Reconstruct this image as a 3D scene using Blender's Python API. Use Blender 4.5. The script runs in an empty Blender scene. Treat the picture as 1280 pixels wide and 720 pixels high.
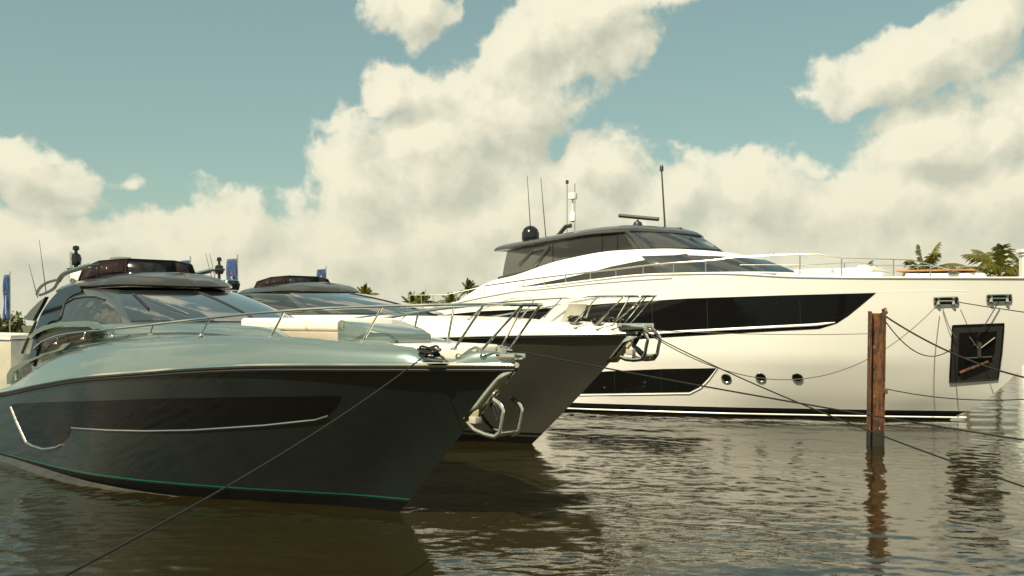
import bpy, bmesh, math, random
import numpy as np
from mathutils import Vector, Matrix
from mathutils.bvhtree import BVHTree
R = math.radians
random.seed(7)
sc = bpy.context.scene
COL = sc.collection

# ------------------------------------------------------------------ camera, light, exposure
FOC, HOR, EYE = 1244.0, 400.0, 2.6          # focal length and horizon of the 1280 px photograph, eye height
cam = bpy.data.cameras.new('camera'); cam_o = bpy.data.objects.new('camera', cam); COL.objects.link(cam_o)
cam.sensor_width = 36.0; cam.lens = 36.0 * FOC / 1280.0
cam.shift_y = (HOR - 360.0) / 1280.0
cam.clip_start = 0.1; cam.clip_end = 30000
cam_o.location = (0, 0, EYE); cam_o.rotation_euler = (R(90), 0, 0)
sc.camera = cam_o
sc.view_settings.view_transform = 'Standard'; sc.view_settings.look = 'None'
sc.view_settings.gamma = 1.0; sc.view_settings.exposure = 0.50; sc.view_settings.use_curve_mapping = False
SUN_EL, SUN_AZ = R(49), math.atan2(-0.55, -0.83)      # azimuth measured from +Y towards +X
SUN = Vector((math.sin(SUN_AZ) * math.cos(SUN_EL), math.cos(SUN_AZ) * math.cos(SUN_EL), math.sin(SUN_EL)))
sl = bpy.data.lights.new('sun', 'SUN'); sl.energy = 5.0; sl.angle = R(0.53); sl.color = (1.0, 0.89, 0.67)
so = bpy.data.objects.new('sun', sl); COL.objects.link(so); so.location = SUN * 200
so.rotation_euler = (-SUN).to_track_quat('-Z', 'Y').to_euler()
sc.cycles.max_bounces = 8; sc.cycles.caustics_reflective = False; sc.cycles.caustics_refractive = False

class G:
    """tiny node-graph writer"""
    def __init__(s, tree): s.t = tree
    def n(s, typ, **kw):
        nd = s.t.nodes.new(typ)
        for k, v in kw.items(): setattr(nd, k, v)
        return nd
    def put(s, sock, v):
        if hasattr(v, 'links') or isinstance(v, bpy.types.NodeSocket): s.t.links.new(v, sock)
        else: sock.default_value = v
    def m(s, op, a, b=0.0, c=None, clamp=False):
        nd = s.n('ShaderNodeMath', operation=op, use_clamp=clamp)
        s.put(nd.inputs[0], a); s.put(nd.inputs[1], b)
        if c is not None: s.put(nd.inputs[2], c)
        return nd.outputs[0]
    def v(s, op, a, b=(0, 0, 0), scale=None):
        nd = s.n('ShaderNodeVectorMath', operation=op)
        s.put(nd.inputs[0], a); s.put(nd.inputs[1], b)
        if scale is not None: s.put(nd.inputs['Scale'], scale)
        return nd.outputs['Value'] if op in ('LENGTH', 'DOT_PRODUCT', 'DISTANCE') else nd.outputs[0]
    def noise(s, vec, scale, detail=4.0, rough=0.5, lac=2.0, dist=0.0, out='Fac', ntype='FBM'):
        nd = s.n('ShaderNodeTexNoise'); nd.noise_dimensions = '3D'; nd.noise_type = ntype
        s.put(nd.inputs['Vector'], vec)
        for k, x in (('Scale', scale), ('Detail', detail), ('Roughness', rough), ('Lacunarity', lac), ('Distortion', dist)): s.put(nd.inputs[k], x)
        return nd.outputs[out]
    def ramp(s, val, a, b, c=0.0, d=1.0, smooth=True):
        nd = s.n('ShaderNodeMapRange', interpolation_type='SMOOTHSTEP' if smooth else 'LINEAR')
        for i, x in enumerate((val, a, b, c, d)): s.put(nd.inputs[i], x)
        return nd.outputs[0]
    def mix(s, f, a, b, typ='RGBA', blend='MIX'):
        nd = s.n('ShaderNodeMix', data_type=typ)
        if typ == 'RGBA': nd.blend_type = blend
        i = {'RGBA': (6, 7, 2), 'FLOAT': (2, 3, 0)}[typ]
        s.put(nd.inputs[0], f); s.put(nd.inputs[i[0]], a); s.put(nd.inputs[i[1]], b)
        return nd.outputs[i[2]]
    def sep(s, vec):
        nd = s.n('ShaderNodeSeparateXYZ'); s.put(nd.inputs[0], vec); return nd.outputs
    def comb(s, x, y, z):
        nd = s.n('ShaderNodeCombineXYZ')
        for i, k in enumerate((x, y, z)): s.put(nd.inputs[i], k)
        return nd.outputs[0]

# cloud banks: (azimuth, elevation) as tangents in hundredths of the view, radii, tilt, weight
BANKS = [(700, 50, 175, 90, -28), (640, 140, 150, 110, -40), (550, 215, 165, 100, -25), (455, 235, 85, 110, 0),
         (430, 320, 170, 95, 0), (560, 300, 200, 110, 0), (800, 3, 150, 36, -8), (500, 0, 84, 46, 0), (510, 105, 52, 36, 20),
         (235, 300, 200, 66, 0), (60, 315, 170, 66, 0), (300, 355, 480, 80, 0), (40, 210, 96, 52, 10), (145, 212, 34, 20, 0), (70, 250, 70, 28, 0),
         (768, 212, 72, 58, 0), (690, 265, 160, 100, 0), (640, 330, 260, 100, 0), (840, 255, 110, 60, -20),
         (1165, 190, 140, 72, -12), (1245, 160, 120, 78, -20), (1090, 265, 290, 95, -5), (925, 245, 120, 72, -10),
         (1260, 250, 160, 120, 0), (1000, 335, 520, 95, 0), (1125, 92, 130, 40, -5), (1225, 40, 100, 56, -32), (1010, 200, 60, 30, 0)]
def sky_world():
    w = bpy.data.worlds.new('World'); sc.world = w; w.use_nodes = True
    t = w.node_tree; t.nodes.clear(); g = G(t)
    grp = bpy.data.node_groups.new('cloud_density', 'ShaderNodeTree')
    grp.interface.new_socket('Dir', in_out='INPUT', socket_type='NodeSocketVector')
    grp.interface.new_socket('Density', in_out='OUTPUT', socket_type='NodeSocketFloat')
    q = G(grp); gi = q.n('NodeGroupInput'); go = q.n('NodeGroupOutput')
    d = gi.outputs[0]
    warp = q.v('SCALE', q.v('SUBTRACT', q.noise(d, 9.0, 3.0, 0.5, out='Color'), (0.5, 0.5, 0.5)), scale=0.09)
    dw = q.v('ADD', d, warp)
    x, y, z = q.sep(dw)[:3]
    yc = q.m('MAXIMUM', y, 0.05)
    uv = q.comb(q.m('DIVIDE', x, yc), q.m('DIVIDE', z, yc), 0.0)
    field = -1.0
    for (cx, cy, rx, ry, rot) in BANKS:
        mp = q.n('ShaderNodeMapping', vector_type='TEXTURE'); q.put(mp.inputs[0], uv)
        mp.inputs[1].default_value = ((cx - 640) / FOC, (HOR - cy) / FOC, 0)
        mp.inputs[2].default_value = (0, 0, R(-rot)); mp.inputs[3].default_value = (rx * .93 / FOC, ry * .92 / FOC, 1)
        val = q.m('MULTIPLY', q.m('SUBTRACT', 1.0, q.v('LENGTH', mp.outputs[0])), min(1.0, ry / 55))
        if field == -1.0: field = val
        else: field = q.m('SMOOTH_MAX', field, val, 0.12)
    field = q.m('MAXIMUM', field, -0.8)
    gen = q.m('MULTIPLY', q.m('SUBTRACT', q.noise(d, 2.6, 2.0, 0.5), 0.50), 4.0)
    u2, v2 = q.sep(uv)[:2]
    outside = q.m('MAXIMUM', q.ramp(q.m('ABSOLUTE', u2), 0.60, 0.85), q.ramp(v2, 0.37, 0.6))
    outside = q.m('MAXIMUM', outside, q.ramp(y, 0.3, 0.1))
    field = q.mix(outside, field, gen, 'FLOAT')
    big = q.noise(d, 12.0, 9.0, 0.56, 2.1)
    bil = q.m('ABSOLUTE', q.m('SUBTRACT', q.noise(q.v('ADD', d, q.v('SCALE', warp, scale=0.25)), 20.0, 4.0, 0.55), 0.5))
    puff = q.m('SUBTRACT', 0.10, bil)
    dens = q.m('ADD', field, q.m('ADD', q.m('MULTIPLY', q.m('SUBTRACT', big, 0.5), 1.5), q.m('MULTIPLY', puff, 1.3)))
    q.put(go.inputs[0], dens)
    tc = g.n('ShaderNodeTexCoord'); dr = tc.outputs['Generated']
    sky = g.n('ShaderNodeTexSky', sky_type='NISHITA'); sky.sun_disc = False
    sky.sun_elevation = SUN_EL; sky.sun_rotation = SUN_AZ; sky.air_density = 1.0; sky.dust_density = 1.0; sky.ozone_density = 1.0
    def dens_at(vec):
        gn = g.n('ShaderNodeGroup'); gn.node_tree = grp; g.put(gn.inputs[0], vec); return gn.outputs[0]
    d0 = dens_at(dr)
    d1 = dens_at(g.v('ADD', dr, (-0.016, 0.0, 0.022)))
    alpha = g.ramp(d0, -0.01, 0.27)
    alpha = g.m('MULTIPLY', alpha, g.ramp(d0, 0.0, 0.9, 0.86, 1.0))
    lit = g.m('ADD', 0.55, g.m('MULTIPLY', g.m('SUBTRACT', d0, d1), 1.25), clamp=True)
    thick = g.ramp(d0, 0.25, 1.3)
    lit = g.m('SUBTRACT', lit, g.m('MULTIPLY', thick, 0.16), clamp=True)
    _, _, dz = g.sep(dr)[:3]
    low = g.ramp(dz, 0.20, 0.0)                                  # the far banks lie behind more air
    ccol = g.mix(lit, (0.45, 0.455, 0.355, 1), (0.76, 0.715, 0.55, 1))
    ccol = g.mix(g.m('MULTIPLY', low, 0.55), ccol, (0.56, 0.54, 0.41, 1))
    skyc = g.mix(0.45, g.mix(1.0, sky.outputs[0], (0.098, 0.101, 0.070, 1), blend='MULTIPLY'), (0.235, 0.345, 0.325, 1))   # exposure of the sky, in the warm white balance of the picture
    col = g.mix(alpha, skyc, ccol)
    bg = g.n('ShaderNodeBackground'); g.put(bg.inputs[0], col); bg.inputs[1].default_value = 0.90
    out = g.n('ShaderNodeOutputWorld'); g.put(out.inputs[0], bg.outputs[0])
    w.cycles.sampling_method = 'MANUAL'; w.cycles.sample_map_resolution = 512
sky_world()

# ------------------------------------------------------------------ materials
MATS = {}
def mat(name, col, rough=0.5, metal=0.0, coat=0.0, var=0.0, vscale=3.0, col2=None, bump=0.0, bscale=40.0, spec=0.5, coat_rough=0.03, ior=1.5):
    m = bpy.data.materials.new(name); m.use_nodes = True; t = m.node_tree; g = G(t)
    b = t.nodes['Principled BSDF']
    b.inputs['Roughness'].default_value = rough; b.inputs['Metallic'].default_value = metal
    b.inputs['Coat Weight'].default_value = coat; b.inputs['Coat IOR'].default_value = 1.62 if 'hull' in name else 1.5; b.inputs['Coat Roughness'].default_value = coat_rough
    b.inputs['Specular IOR Level'].default_value = spec; b.inputs['IOR'].default_value = ior
    tc = g.n('ShaderNodeTexCoord').outputs['Object']
    c = (*col, 1)
    if var or col2:
        f = g.ramp(g.noise(tc, vscale, 5.0, 0.6), 0.35, 0.65)
        c2 = (*col2, 1) if col2 else (*[k * (1 - var) for k in col], 1)
        g.put(b.inputs['Base Color'], g.mix(f, c, c2))
    else: b.inputs['Base Color'].default_value = c
    if bump:
        bn = g.n('ShaderNodeBump'); bn.inputs['Strength'].default_value = bump; bn.inputs['Distance'].default_value = 0.02
        g.put(bn.inputs['Height'], g.noise(tc, bscale, 3.0, 0.5)); g.put(b.inputs['Normal'], bn.outputs[0])
    MATS[name] = m
    return m
mat('sage_paint', (0.185, 0.245, 0.23), 0.24, 0.55, 1.0, var=0.05, vscale=0.8)
mat('sage_dark', (0.075, 0.085, 0.075), 0.30, 0.5, 1.0)
mat('green_hull', (0.014, 0.020, 0.0185), 0.20, 0.1, 1.0, var=0.25, vscale=0.9, bump=0.02, bscale=0.7)
mat('grey_hull', (0.12, 0.117, 0.10), 0.26, 0.5, 1.0, var=0.15, vscale=0.9)
mat('antifouling', (0.006, 0.006, 0.006), 0.5, var=0.4, vscale=6, spec=0.2)
mat('spray_lip', (0.045, 0.040, 0.028), 0.35, 0, 0.3, var=0.4, vscale=4)
mat('teal_stripe', (0.010, 0.105, 0.075), 0.3, 0, 0.5)
mat('chrome', (0.82, 0.79, 0.70), 0.09, 1.0)
mat('steel', (0.62, 0.60, 0.53), 0.22, 1.0)
mat('window_glass', (0.006, 0.006, 0.006), 0.03, 0, 0.0, spec=0.5)
mat('screen_glass', (0.020, 0.024, 0.024), 0.02, 0.0, 1.0, spec=0.8, ior=1.6)
mat('cabin_glass', (0.030, 0.030, 0.025), 0.04, 0, 0.5, spec=0.6, var=0.35, vscale=0.7)
mat('black_gloss', (0.006, 0.006, 0.006), 0.16, 0, 0.25)
mat('black_rubber', (0.012, 0.012, 0.012), 0.6, bump=0.2)
mat('white_gelcoat', (0.84, 0.83, 0.77), 0.22, 0, 0.6, var=0.03, vscale=0.6)
mat('cream_deck', (0.72, 0.69, 0.60), 0.45, 0, 0.1, var=0.05, vscale=2)
mat('cream_gelcoat', (0.76, 0.73, 0.64), 0.25, 0, 0.5, var=0.03, vscale=1)
mat('beige_shade_gelcoat', (0.46, 0.42, 0.33), 0.3, 0, 0.4, var=0.1)  # cream lowered to beige: motorboat side's shade put into the colour; also anchor stop
mat('cushion', (0.74, 0.70, 0.61), 0.8, bump=0.25, bscale=6)
mat('tan_base', (0.40, 0.34, 0.26), 0.6, var=0.1)
mat('roof_metal', (0.055, 0.055, 0.046), 0.28, 0.4, 0.6, var=0.1)
mat('dark_grey', (0.030, 0.030, 0.028), 0.35, 0, 0.4)
mat('teak', (0.44, 0.20, 0.06), 0.5, var=0.35, vscale=9)
mat('rope_dark', (0.007, 0.006, 0.005), 0.85, bump=0.6, bscale=90)
mat('rope_light', (0.16, 0.145, 0.11), 0.85, bump=0.6, bscale=90)
mat('banner_blue', (0.035, 0.075, 0.19), 0.7, var=0.15, vscale=2)
mat('banner_mark', (0.75, 0.75, 0.72), 0.7)
mat('banner_red', (0.5, 0.05, 0.04), 0.7)
mat('red_paint', (0.42, 0.06, 0.03), 0.35, 0, 0.4, var=0.15)
mat('blue_tarp', (0.03, 0.07, 0.20), 0.6, var=0.2, bump=0.4, bscale=5)
mat('trunk_bark', (0.20, 0.15, 0.10), 0.9, var=0.4, vscale=8, bump=0.5, bscale=12)
def leaf(name, c):
    m = mat(name, c, 0.45, var=0.4, vscale=2.5); t = m.node_tree; g = G(t); b = t.nodes['Principled BSDF']; o = t.nodes['Material Output']
    tr = g.n('ShaderNodeBsdfTranslucent'); tr.inputs[0].default_value = (c[0] * 1.5, c[1] * 1.5, c[2], 1)
    mx = g.n('ShaderNodeMixShader'); mx.inputs[0].default_value = 0.4
    g.put(mx.inputs[1], b.outputs[0]); g.put(mx.inputs[2], tr.outputs[0]); g.put(o.inputs[0], mx.outputs[0])
leaf('frond_green', (0.19, 0.18, 0.035)); leaf('frond_dark', (0.12, 0.13, 0.032))
mat('shrub_leaf', (0.085, 0.10, 0.028), 0.55, var=0.5, vscale=4)
mat('land_soil', (0.085, 0.090, 0.035), 0.9, var=0.4, vscale=0.5)
mat('concrete', (0.36, 0.34, 0.29), 0.85, var=0.25, vscale=2)
def smoked(name, tint, ref, fac=0.5):
    m = bpy.data.materials.new(name); m.use_nodes = True; t = m.node_tree; g = G(t); t.nodes.clear()
    tr = g.n('ShaderNodeBsdfTransparent'); tr.inputs[0].default_value = (*tint, 1)
    gl = g.n('ShaderNodeBsdfPrincipled'); gl.inputs['Base Color'].default_value = (*ref, 1); gl.inputs['Roughness'].default_value = 0.04
    mx = g.n('ShaderNodeMixShader'); mx.inputs[0].default_value = fac
    g.put(mx.inputs[1], tr.outputs[0]); g.put(mx.inputs[2], gl.outputs[0])
    o = g.n('ShaderNodeOutputMaterial'); g.put(o.inputs[0], mx.outputs[0]); MATS[name] = m
smoked('smoked_acrylic', (0.36, 0.28, 0.27), (0.030, 0.020, 0.020))
smoked('tinted_glass', (0.70, 0.70, 0.62), (0.05, 0.05, 0.042))
smoked('wheelhouse_glass', (0.56, 0.56, 0.48), (0.03, 0.03, 0.026), 0.66)
def rust_mat():
    m = bpy.data.materials.new('rusty_steel'); m.use_nodes = True; t = m.node_tree; g = G(t); b = t.nodes['Principled BSDF']
    tc = g.n('ShaderNodeTexCoord').outputs['Object']
    st = g.n('ShaderNodeMapping'); g.put(st.inputs[0], tc); st.inputs[3].default_value = (1, 1, 0.35)
    a = g.noise(st.outputs[0], 9, 6, 0.65)
    c = g.mix(g.ramp(a, 0.38, 0.62), (0.036, 0.017, 0.009, 1), (0.155, 0.062, 0.020, 1))
    c = g.mix(g.ramp(g.noise(st.outputs[0], 16, 4, 0.6), 0.60, 0.70), c, (0.40, 0.30, 0.19, 1))
    zz = g.m('ADD', g.sep(tc)[2], g.m('MULTIPLY', g.noise(tc, 5, 3), 0.3))
    c = g.mix(g.ramp(zz, 0.52, 0.38), c, (0.018, 0.017, 0.009, 1))       # weed and wet stain at the waterline
    g.put(b.inputs['Base Color'], c); b.inputs['Roughness'].default_value = 0.85
    bn = g.n('ShaderNodeBump'); bn.inputs['Strength'].default_value = 0.5; g.put(bn.inputs['Height'], a); g.put(b.inputs['Normal'], bn.outputs[0])
    MATS['rusty_steel'] = m
rust_mat()
def water_mat():
    m = bpy.data.materials.new('canal_water'); m.use_nodes = True; t = m.node_tree; g = G(t); b = t.nodes['Principled BSDF']
    tc = g.n('ShaderNodeTexCoord').outputs['Object']
    g.put(b.inputs['Base Color'], g.mix(g.ramp(g.noise(tc, 0.12, 3), 0.35, 0.65), (0.014, 0.0115, 0.0035, 1), (0.019, 0.0155, 0.005, 1)))
    b.inputs['Roughness'].default_value = 0.015; b.inputs['IOR'].default_value = 1.42; b.inputs['Specular Tint'].default_value = (1.0, 0.95, 0.76, 1)   # warm tint put into the specular colour to yellow the reflections
    st = g.n('ShaderNodeMapping'); g.put(st.inputs[0], tc); st.inputs[3].default_value = (0.7, 1.2, 1)
    h = g.m('MULTIPLY', g.noise(st.outputs[0], 11.0, 3, 0.6, dist=0.3), 0.0022)
    b.inputs['Specular IOR Level'].default_value = 0.62
    bn = g.n('ShaderNodeBump'); bn.inputs['Strength'].default_value = 1.0; bn.inputs['Distance'].default_value = 1.0
    g.put(bn.inputs['Height'], h); g.put(b.inputs['Normal'], bn.outputs[0])
    MATS['canal_water'] = m
water_mat()

# ------------------------------------------------------------------ mesh helpers
class MB:
    def __init__(s): s.v = []; s.f = []
    def add(s, vs, fs):
        o = len(s.v); s.v += [tuple(v) for v in vs]; s.f += [tuple(i + o for i in f) for f in fs]; return s
    def grid(s, rows, close=False):
        n = len(rows[0]); fs = []
        for i in range(len(rows) - 1):
            for j in range(n if close else n - 1):
                k = (j + 1) % n
                fs.append((i * n + j, i * n + k, (i + 1) * n + k, (i + 1) * n + j))
        return s.add([p for r in rows for p in r], fs)
    def box(s, x0, x1, y0, y1, z0, z1, bev=0.0, M=None):
        bm = bmesh.new(); bmesh.ops.create_cube(bm, size=1)
        for v in bm.verts: v.co = Vector(((x0 + x1) / 2 + v.co.x * (x1 - x0), (y0 + y1) / 2 + v.co.y * (y1 - y0), (z0 + z1) / 2 + v.co.z * (z1 - z0)))
        if bev: bmesh.ops.bevel(bm, geom=bm.edges[:], offset=bev, segments=3, affect='EDGES', profile=0.5)
        return s.bm(bm, M)
    def bm(s, bm, M=None):
        bm.verts.index_update()
        s.add([(M @ v.co if M else v.co) for v in bm.verts], [[v.index for v in f.verts] for f in bm.faces]); bm.free(); return s
    def tube(s, path, r, n=8, cap=True, flat=1.0):
        P = [Vector(p) for p in path]; rows = []; up = None
        for i, p in enumerate(P):
            d = (P[min(i + 1, len(P) - 1)] - P[max(i - 1, 0)]).normalized()
            if up is None: up = Vector((0, 0, 1)) if abs(d.z) < 0.9 else Vector((1, 0, 0))
            a = d.cross(up)
            a = a.normalized() if a.length > 1e-5 else Vector((1, 0, 0)); b = a.cross(d).normalized(); up = b
            rr = r[i] if isinstance(r, (list, tuple)) else r
            rows.append([p + a * (rr * math.cos(t)) + b * (rr * flat * math.sin(t)) for t in [2 * math.pi * k / n for k in range(n)]])
        o = len(s.v); s.grid(rows, True)
        if cap: s.f += [tuple(o + k for k in range(n))[::-1], tuple(o + (len(P) - 1) * n + k for k in range(n))]
        return s
    def lathe(s, prof, c=(0, 0, 0), n=20):
        rows = [[(c[0] + r * math.cos(t), c[1] + r * math.sin(t), c[2] + z) for t in [2 * math.pi * k / n for k in range(n)]] for r, z in prof]
        return s.grid(rows, True)
    def prism(s, poly, axis, a, b):
        """polygon (two coordinates) pushed along axis 0/1/2 from a to b"""
        def pt(q, k): l = list(q); l.insert(axis, k); return tuple(l)
        n = len(poly); bm = bmesh.new()
        va = [bm.verts.new(pt(q, a)) for q in poly]; vb = [bm.verts.new(pt(q, b)) for q in poly]
        bm.faces.new(va); bm.faces.new(vb[::-1])
        for i in range(n): bm.faces.new((va[i], vb[i], vb[(i + 1) % n], va[(i + 1) % n]))
        bmesh.ops.recalc_face_normals(bm, faces=bm.faces[:])
        bmesh.ops.triangulate(bm, faces=[f for f in bm.faces if len(f.verts) > 4])
        return s.bm(bm)
    def build(s, name, material, parent=None, smooth=True, angle=35, solid=0.0):
        me = bpy.data.meshes.new(name); me.from_pydata(s.v, [], s.f); me.materials.append(MATS[material])
        bm = bmesh.new(); bm.from_mesh(me)
        bmesh.ops.remove_doubles(bm, verts=bm.verts[:], dist=1e-5)
        bmesh.ops.recalc_face_normals(bm, faces=bm.faces[:])
        bm.to_mesh(me); bm.free()
        if smooth:
            me.polygons.foreach_set('use_smooth', [True] * len(me.polygons))
            me.set_sharp_from_angle(angle=R(angle))
        o = bpy.data.objects.new(name, me); COL.objects.link(o)
        if parent: o.parent = parent
        if solid:
            md = o.modifiers.new('thickness', 'SOLIDIFY'); md.thickness = solid; md.offset = 0
        return o
def tag(o, label=None, cat=None, group=None, kind=None):
    for k, v in (('label', label), ('category', cat), ('group', group), ('kind', kind)):
        if v: o[k] = v
    return o
def empty(name, loc, rz=0.0):
    o = bpy.data.objects.new(name, None); COL.objects.link(o); o.location = loc; o.rotation_euler = (0, 0, rz); o.empty_display_size = 0.3
    return o
def pchip(tab):
    xs = [a for a, _ in tab]; ys = [b for _, b in tab]; n = len(xs)
    h = [xs[i + 1] - xs[i] for i in range(n - 1)]; dl = [(ys[i + 1] - ys[i]) / h[i] for i in range(n - 1)]
    m = [dl[0]] + [0.0] * (n - 2) + [dl[-1]]
    for i in range(1, n - 1):
        if dl[i - 1] * dl[i] > 0:
            w1 = 2 * h[i] + h[i - 1]; w2 = h[i] + 2 * h[i - 1]
            m[i] = (w1 + w2) / (w1 / dl[i - 1] + w2 / dl[i])
    def fn(x):
        if x <= xs[0]: return ys[0]
        if x >= xs[-1]: return ys[-1]
        i = 0
        while x > xs[i + 1]: i += 1
        t = (x - xs[i]) / h[i]
        return ((1 + 2 * t) * (1 - t) ** 2 * ys[i] + t * (1 - t) ** 2 * h[i] * m[i] + t * t * (3 - 2 * t) * ys[i + 1] + t * t * (t - 1) * h[i] * m[i + 1])
    return fn
def resample(pts, n):
    """smooth curve through 3D points, n samples evenly along it"""
    P = [Vector(p) for p in pts]; ac = [0.0]
    for a, b in zip(P, P[1:]): ac.append(ac[-1] + (b - a).length)
    fs = [pchip([(t, p[k]) for t, p in zip(ac, P)]) for k in range(3)]
    return [Vector([f(ac[-1] * i / (n - 1)) for f in fs]) for i in range(n)]

# ------------------------------------------------------------------ boats
class Boat:
    """local frame: x towards the bow, y to port, z up from the water; starboard faces the camera"""
    def __init__(s, name, stem, heading, x0):
        s.th = R(heading); s.u = Vector((math.cos(s.th), -math.sin(s.th), 0)); s.w = Vector((math.sin(s.th), math.cos(s.th), 0))
        s.O = Vector((*stem, 0)) - s.u * x0
        s.root = empty(name, s.O, -s.th)
        s.surf = None
    def ray(s, px, py):
        d = Vector(((px - 640) / FOC, 1.0, -(py - HOR) / FOC)); c = Vector((0, 0, EYE)) - s.O
        return Vector((c.dot(s.u), c.dot(s.w), c.z)), Vector((d.dot(s.u), d.dot(s.w), d.z))
    def on(s, px, py, axis, val):
        o, d = s.ray(px, py); return o + d * ((val - o[axis]) / d[axis])
    def plan(s, px, py, Y):
        o, d = s.ray(px, py); k = 3.0; prev = None
        while k < 90:
            p = o + d * k; v = p.y + Y(p.x)
            if prev is not None and prev < 0 <= v: return p
            prev = v; k += 0.02
        return o + d * 20
    def hit(s, px, py, bvh):
        o, d = s.ray(px, py); r = bvh.ray_cast(o, d.normalized()); return r[0]
    def world(s, p): return s.O + s.u * p[0] + s.w * p[1] + Vector((0, 0, p[2]))

def bvh_of(mb): return BVHTree.FromPolygons([Vector(v) for v in mb.v], mb.f)
def patch(bvh, poly, step=0.2, off=0.006, side=-1):
    """a sheet over a side surface, bounded by an (x, z) polygon; side -1 is starboard"""
    bm = bmesh.new(); f = bm.faces.new([bm.verts.new((p[0], 0, p[1])) for p in poly])
    bmesh.ops.triangulate(bm, faces=[f])
    xs = [p[0] for p in poly]; zs = [p[1] for p in poly]
    for lo, hi, no in ((min(xs), max(xs), (1, 0, 0)), (min(zs), max(zs), (0, 0, 1))):
        n = max(2, int((hi - lo) / step))
        for i in range(1, n):
            c = lo + (hi - lo) * i / n
            bmesh.ops.bisect_plane(bm, geom=bm.verts[:] + bm.edges[:] + bm.faces[:], plane_co=(c if no[0] else 0, 0, c if no[2] else 0), plane_no=no)
    for v in bm.verts:
        r = bvh.ray_cast(Vector((v.co.x, -12, v.co.z)), Vector((0, 1, 0)))
        if r[0] is None:
            r = bvh.find_nearest(Vector((v.co.x, -2, v.co.z)))
        nn = r[1]
        if nn.y > 0: nn = -nn
        v.co = r[0] + nn * off
        if side > 0: v.co.y = -v.co.y
    m = MB(); m.bm(bm); return m
def flip(pts): return [(p[0], -p[1], p[2]) for p in pts]
def dense(pts, n):
    out = []
    for a, b in zip(pts, pts[1:]):
        for i in range(n): out.append(tuple(a[k] + (b[k] - a[k]) * i / n for k in range(2)))
    return out + [tuple(pts[-1])]

class Hull:
    """lofted hull: a waterline plan, a sheer plan and height, a stem profile and flared sections between"""
    def __init__(s, xa, stem, wl, sheer, zs, z_wl, flare, n=90, rows=14, keel=-0.9, power=1.45, knuckle=None):
        s.kn = knuckle
        s.xa = xa; s.stem = pchip(stem); s.zs = pchip(zs); s.zw = z_wl
        s.ys = pchip(sheer); s.yw = pchip(wl); s.flare = pchip(flare); s.rows = rows
        s.ts = [1 - (1 - i / n) ** power for i in range(n + 1)]
        s.xtip = sheer[-1][0]; s.xw = wl[-1][0]
        s.side = []
        for k in range(rows + 1): s.side.append([s.pt(t, k / rows) for t in s.ts])
        s.keel = keel
    def pt(s, t, v):
        xs = s.xa + (s.xtip - s.xa) * t; xw = s.xa + (s.xw - s.xa) * t
        z = s.zw + (s.zs(xs) - s.zw) * v
        xe = s.stem(s.zw + (s.zs(s.xtip) - s.zw) * v)
        x = s.xa + (xe - s.xa) * t
        yw, ys = s.yw(xw), s.ys(xs)
        if s.kn:                                   # hard knuckle: strong flare below it, nearly upright above
            kv, kf = s.kn; kf = kf(t)
            F = kf * (v / kv) ** 1.08 if v < kv else kf + (1 - kf) * (v - kv) / (1 - kv)
        else: F = v ** s.flare(t)
        y = yw + (ys - yw) * F
        return Vector((x, -y, z))
    def half(s):
        m = MB(); m.grid(s.side); return m
    def topsides(s):
        m = MB()
        for sg in (1, -1):
            m.grid([[(p.x, p.y * sg, p.z) for p in r] for r in s.side])
        st = [r[0] for r in s.side]
        m.grid([[(p.x, p.y, p.z) for p in st], [(p.x, -p.y, p.z) for p in st]])
        return m
    def bottom(s, lip=0.0):
        m = MB(); base = s.side[0]
        for sg in (1, -1):
            rows = [[(p.x, p.y * sg, p.z - 0.003) for p in base]]
            X = lambda z, t: s.xa + (s.stem(z) - s.xa) * t
            for z, ky in ((s.zw * .35, .985), (-.15, .93), (s.keel * .7, .55)):
                rows.append([(X(z, t), p.y * sg * ky, z) for p, t in zip(base, s.ts)])
            rows.append([(X(s.keel, t) - .1, 0, s.keel) for t in s.ts])
            m.grid(rows)
        return m
    def sheer_row(s): return s.side[-1]

def wrap(base, top, n=61, rows=10, bulge=0.04):
    """a skin between two half curves (aft starboard -> centre line), mirrored to port"""
    B, T = resample(base, n), resample(top, n)
    full = lambda P: P + [Vector((p.x, -p.y, p.z)) for p in P[-2::-1]]
    B, T = full(B), full(T); out = []
    for r in range(rows + 1):
        f = r / rows; row = []
        for b, t in zip(B, T):
            p = b.lerp(t, f); hv = Vector((0.55 if abs(p.y) < 1 else 0.2, 1.0 * (p.y / 1.5), 0.5))
            row.append(p + hv * (bulge * 4 * f * (1 - f)))
        out.append(row)
    return out
def rows_to_mb(rows, close_top=True):
    m = MB(); m.grid(rows)
    if close_top:
        top = rows[-1]; n = len(top); half = n // 2
        m.grid([top[:half + 1], [top[n - 1 - i] for i in range(half + 1)]])
    return m
def sub_rows(rows, u0, u1, v0, v1, off):
    """part of a wrap, lifted off it by off"""
    nr, nu = len(rows), len(rows[0]); out = []
    def P(i, j): return Vector(rows[max(0, min(nr - 1, i))][max(0, min(nu - 1, j))])
    i0, i1, j0, j1 = round(v0 * (nr - 1)), round(v1 * (nr - 1)), round(u0 * (nu - 1)), round(u1 * (nu - 1))
    for i in range(i0, i1 + 1):
        row = []
        for j in range(j0, j1 + 1):
            nn = (P(i, j + 1) - P(i, j - 1)).cross(P(i + 1, j) - P(i - 1, j)); nn = nn.normalized()
            if nn.z < 0: nn = -nn
            row.append(P(i, j) + nn * off)
        out.append(row)
    return out

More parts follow.
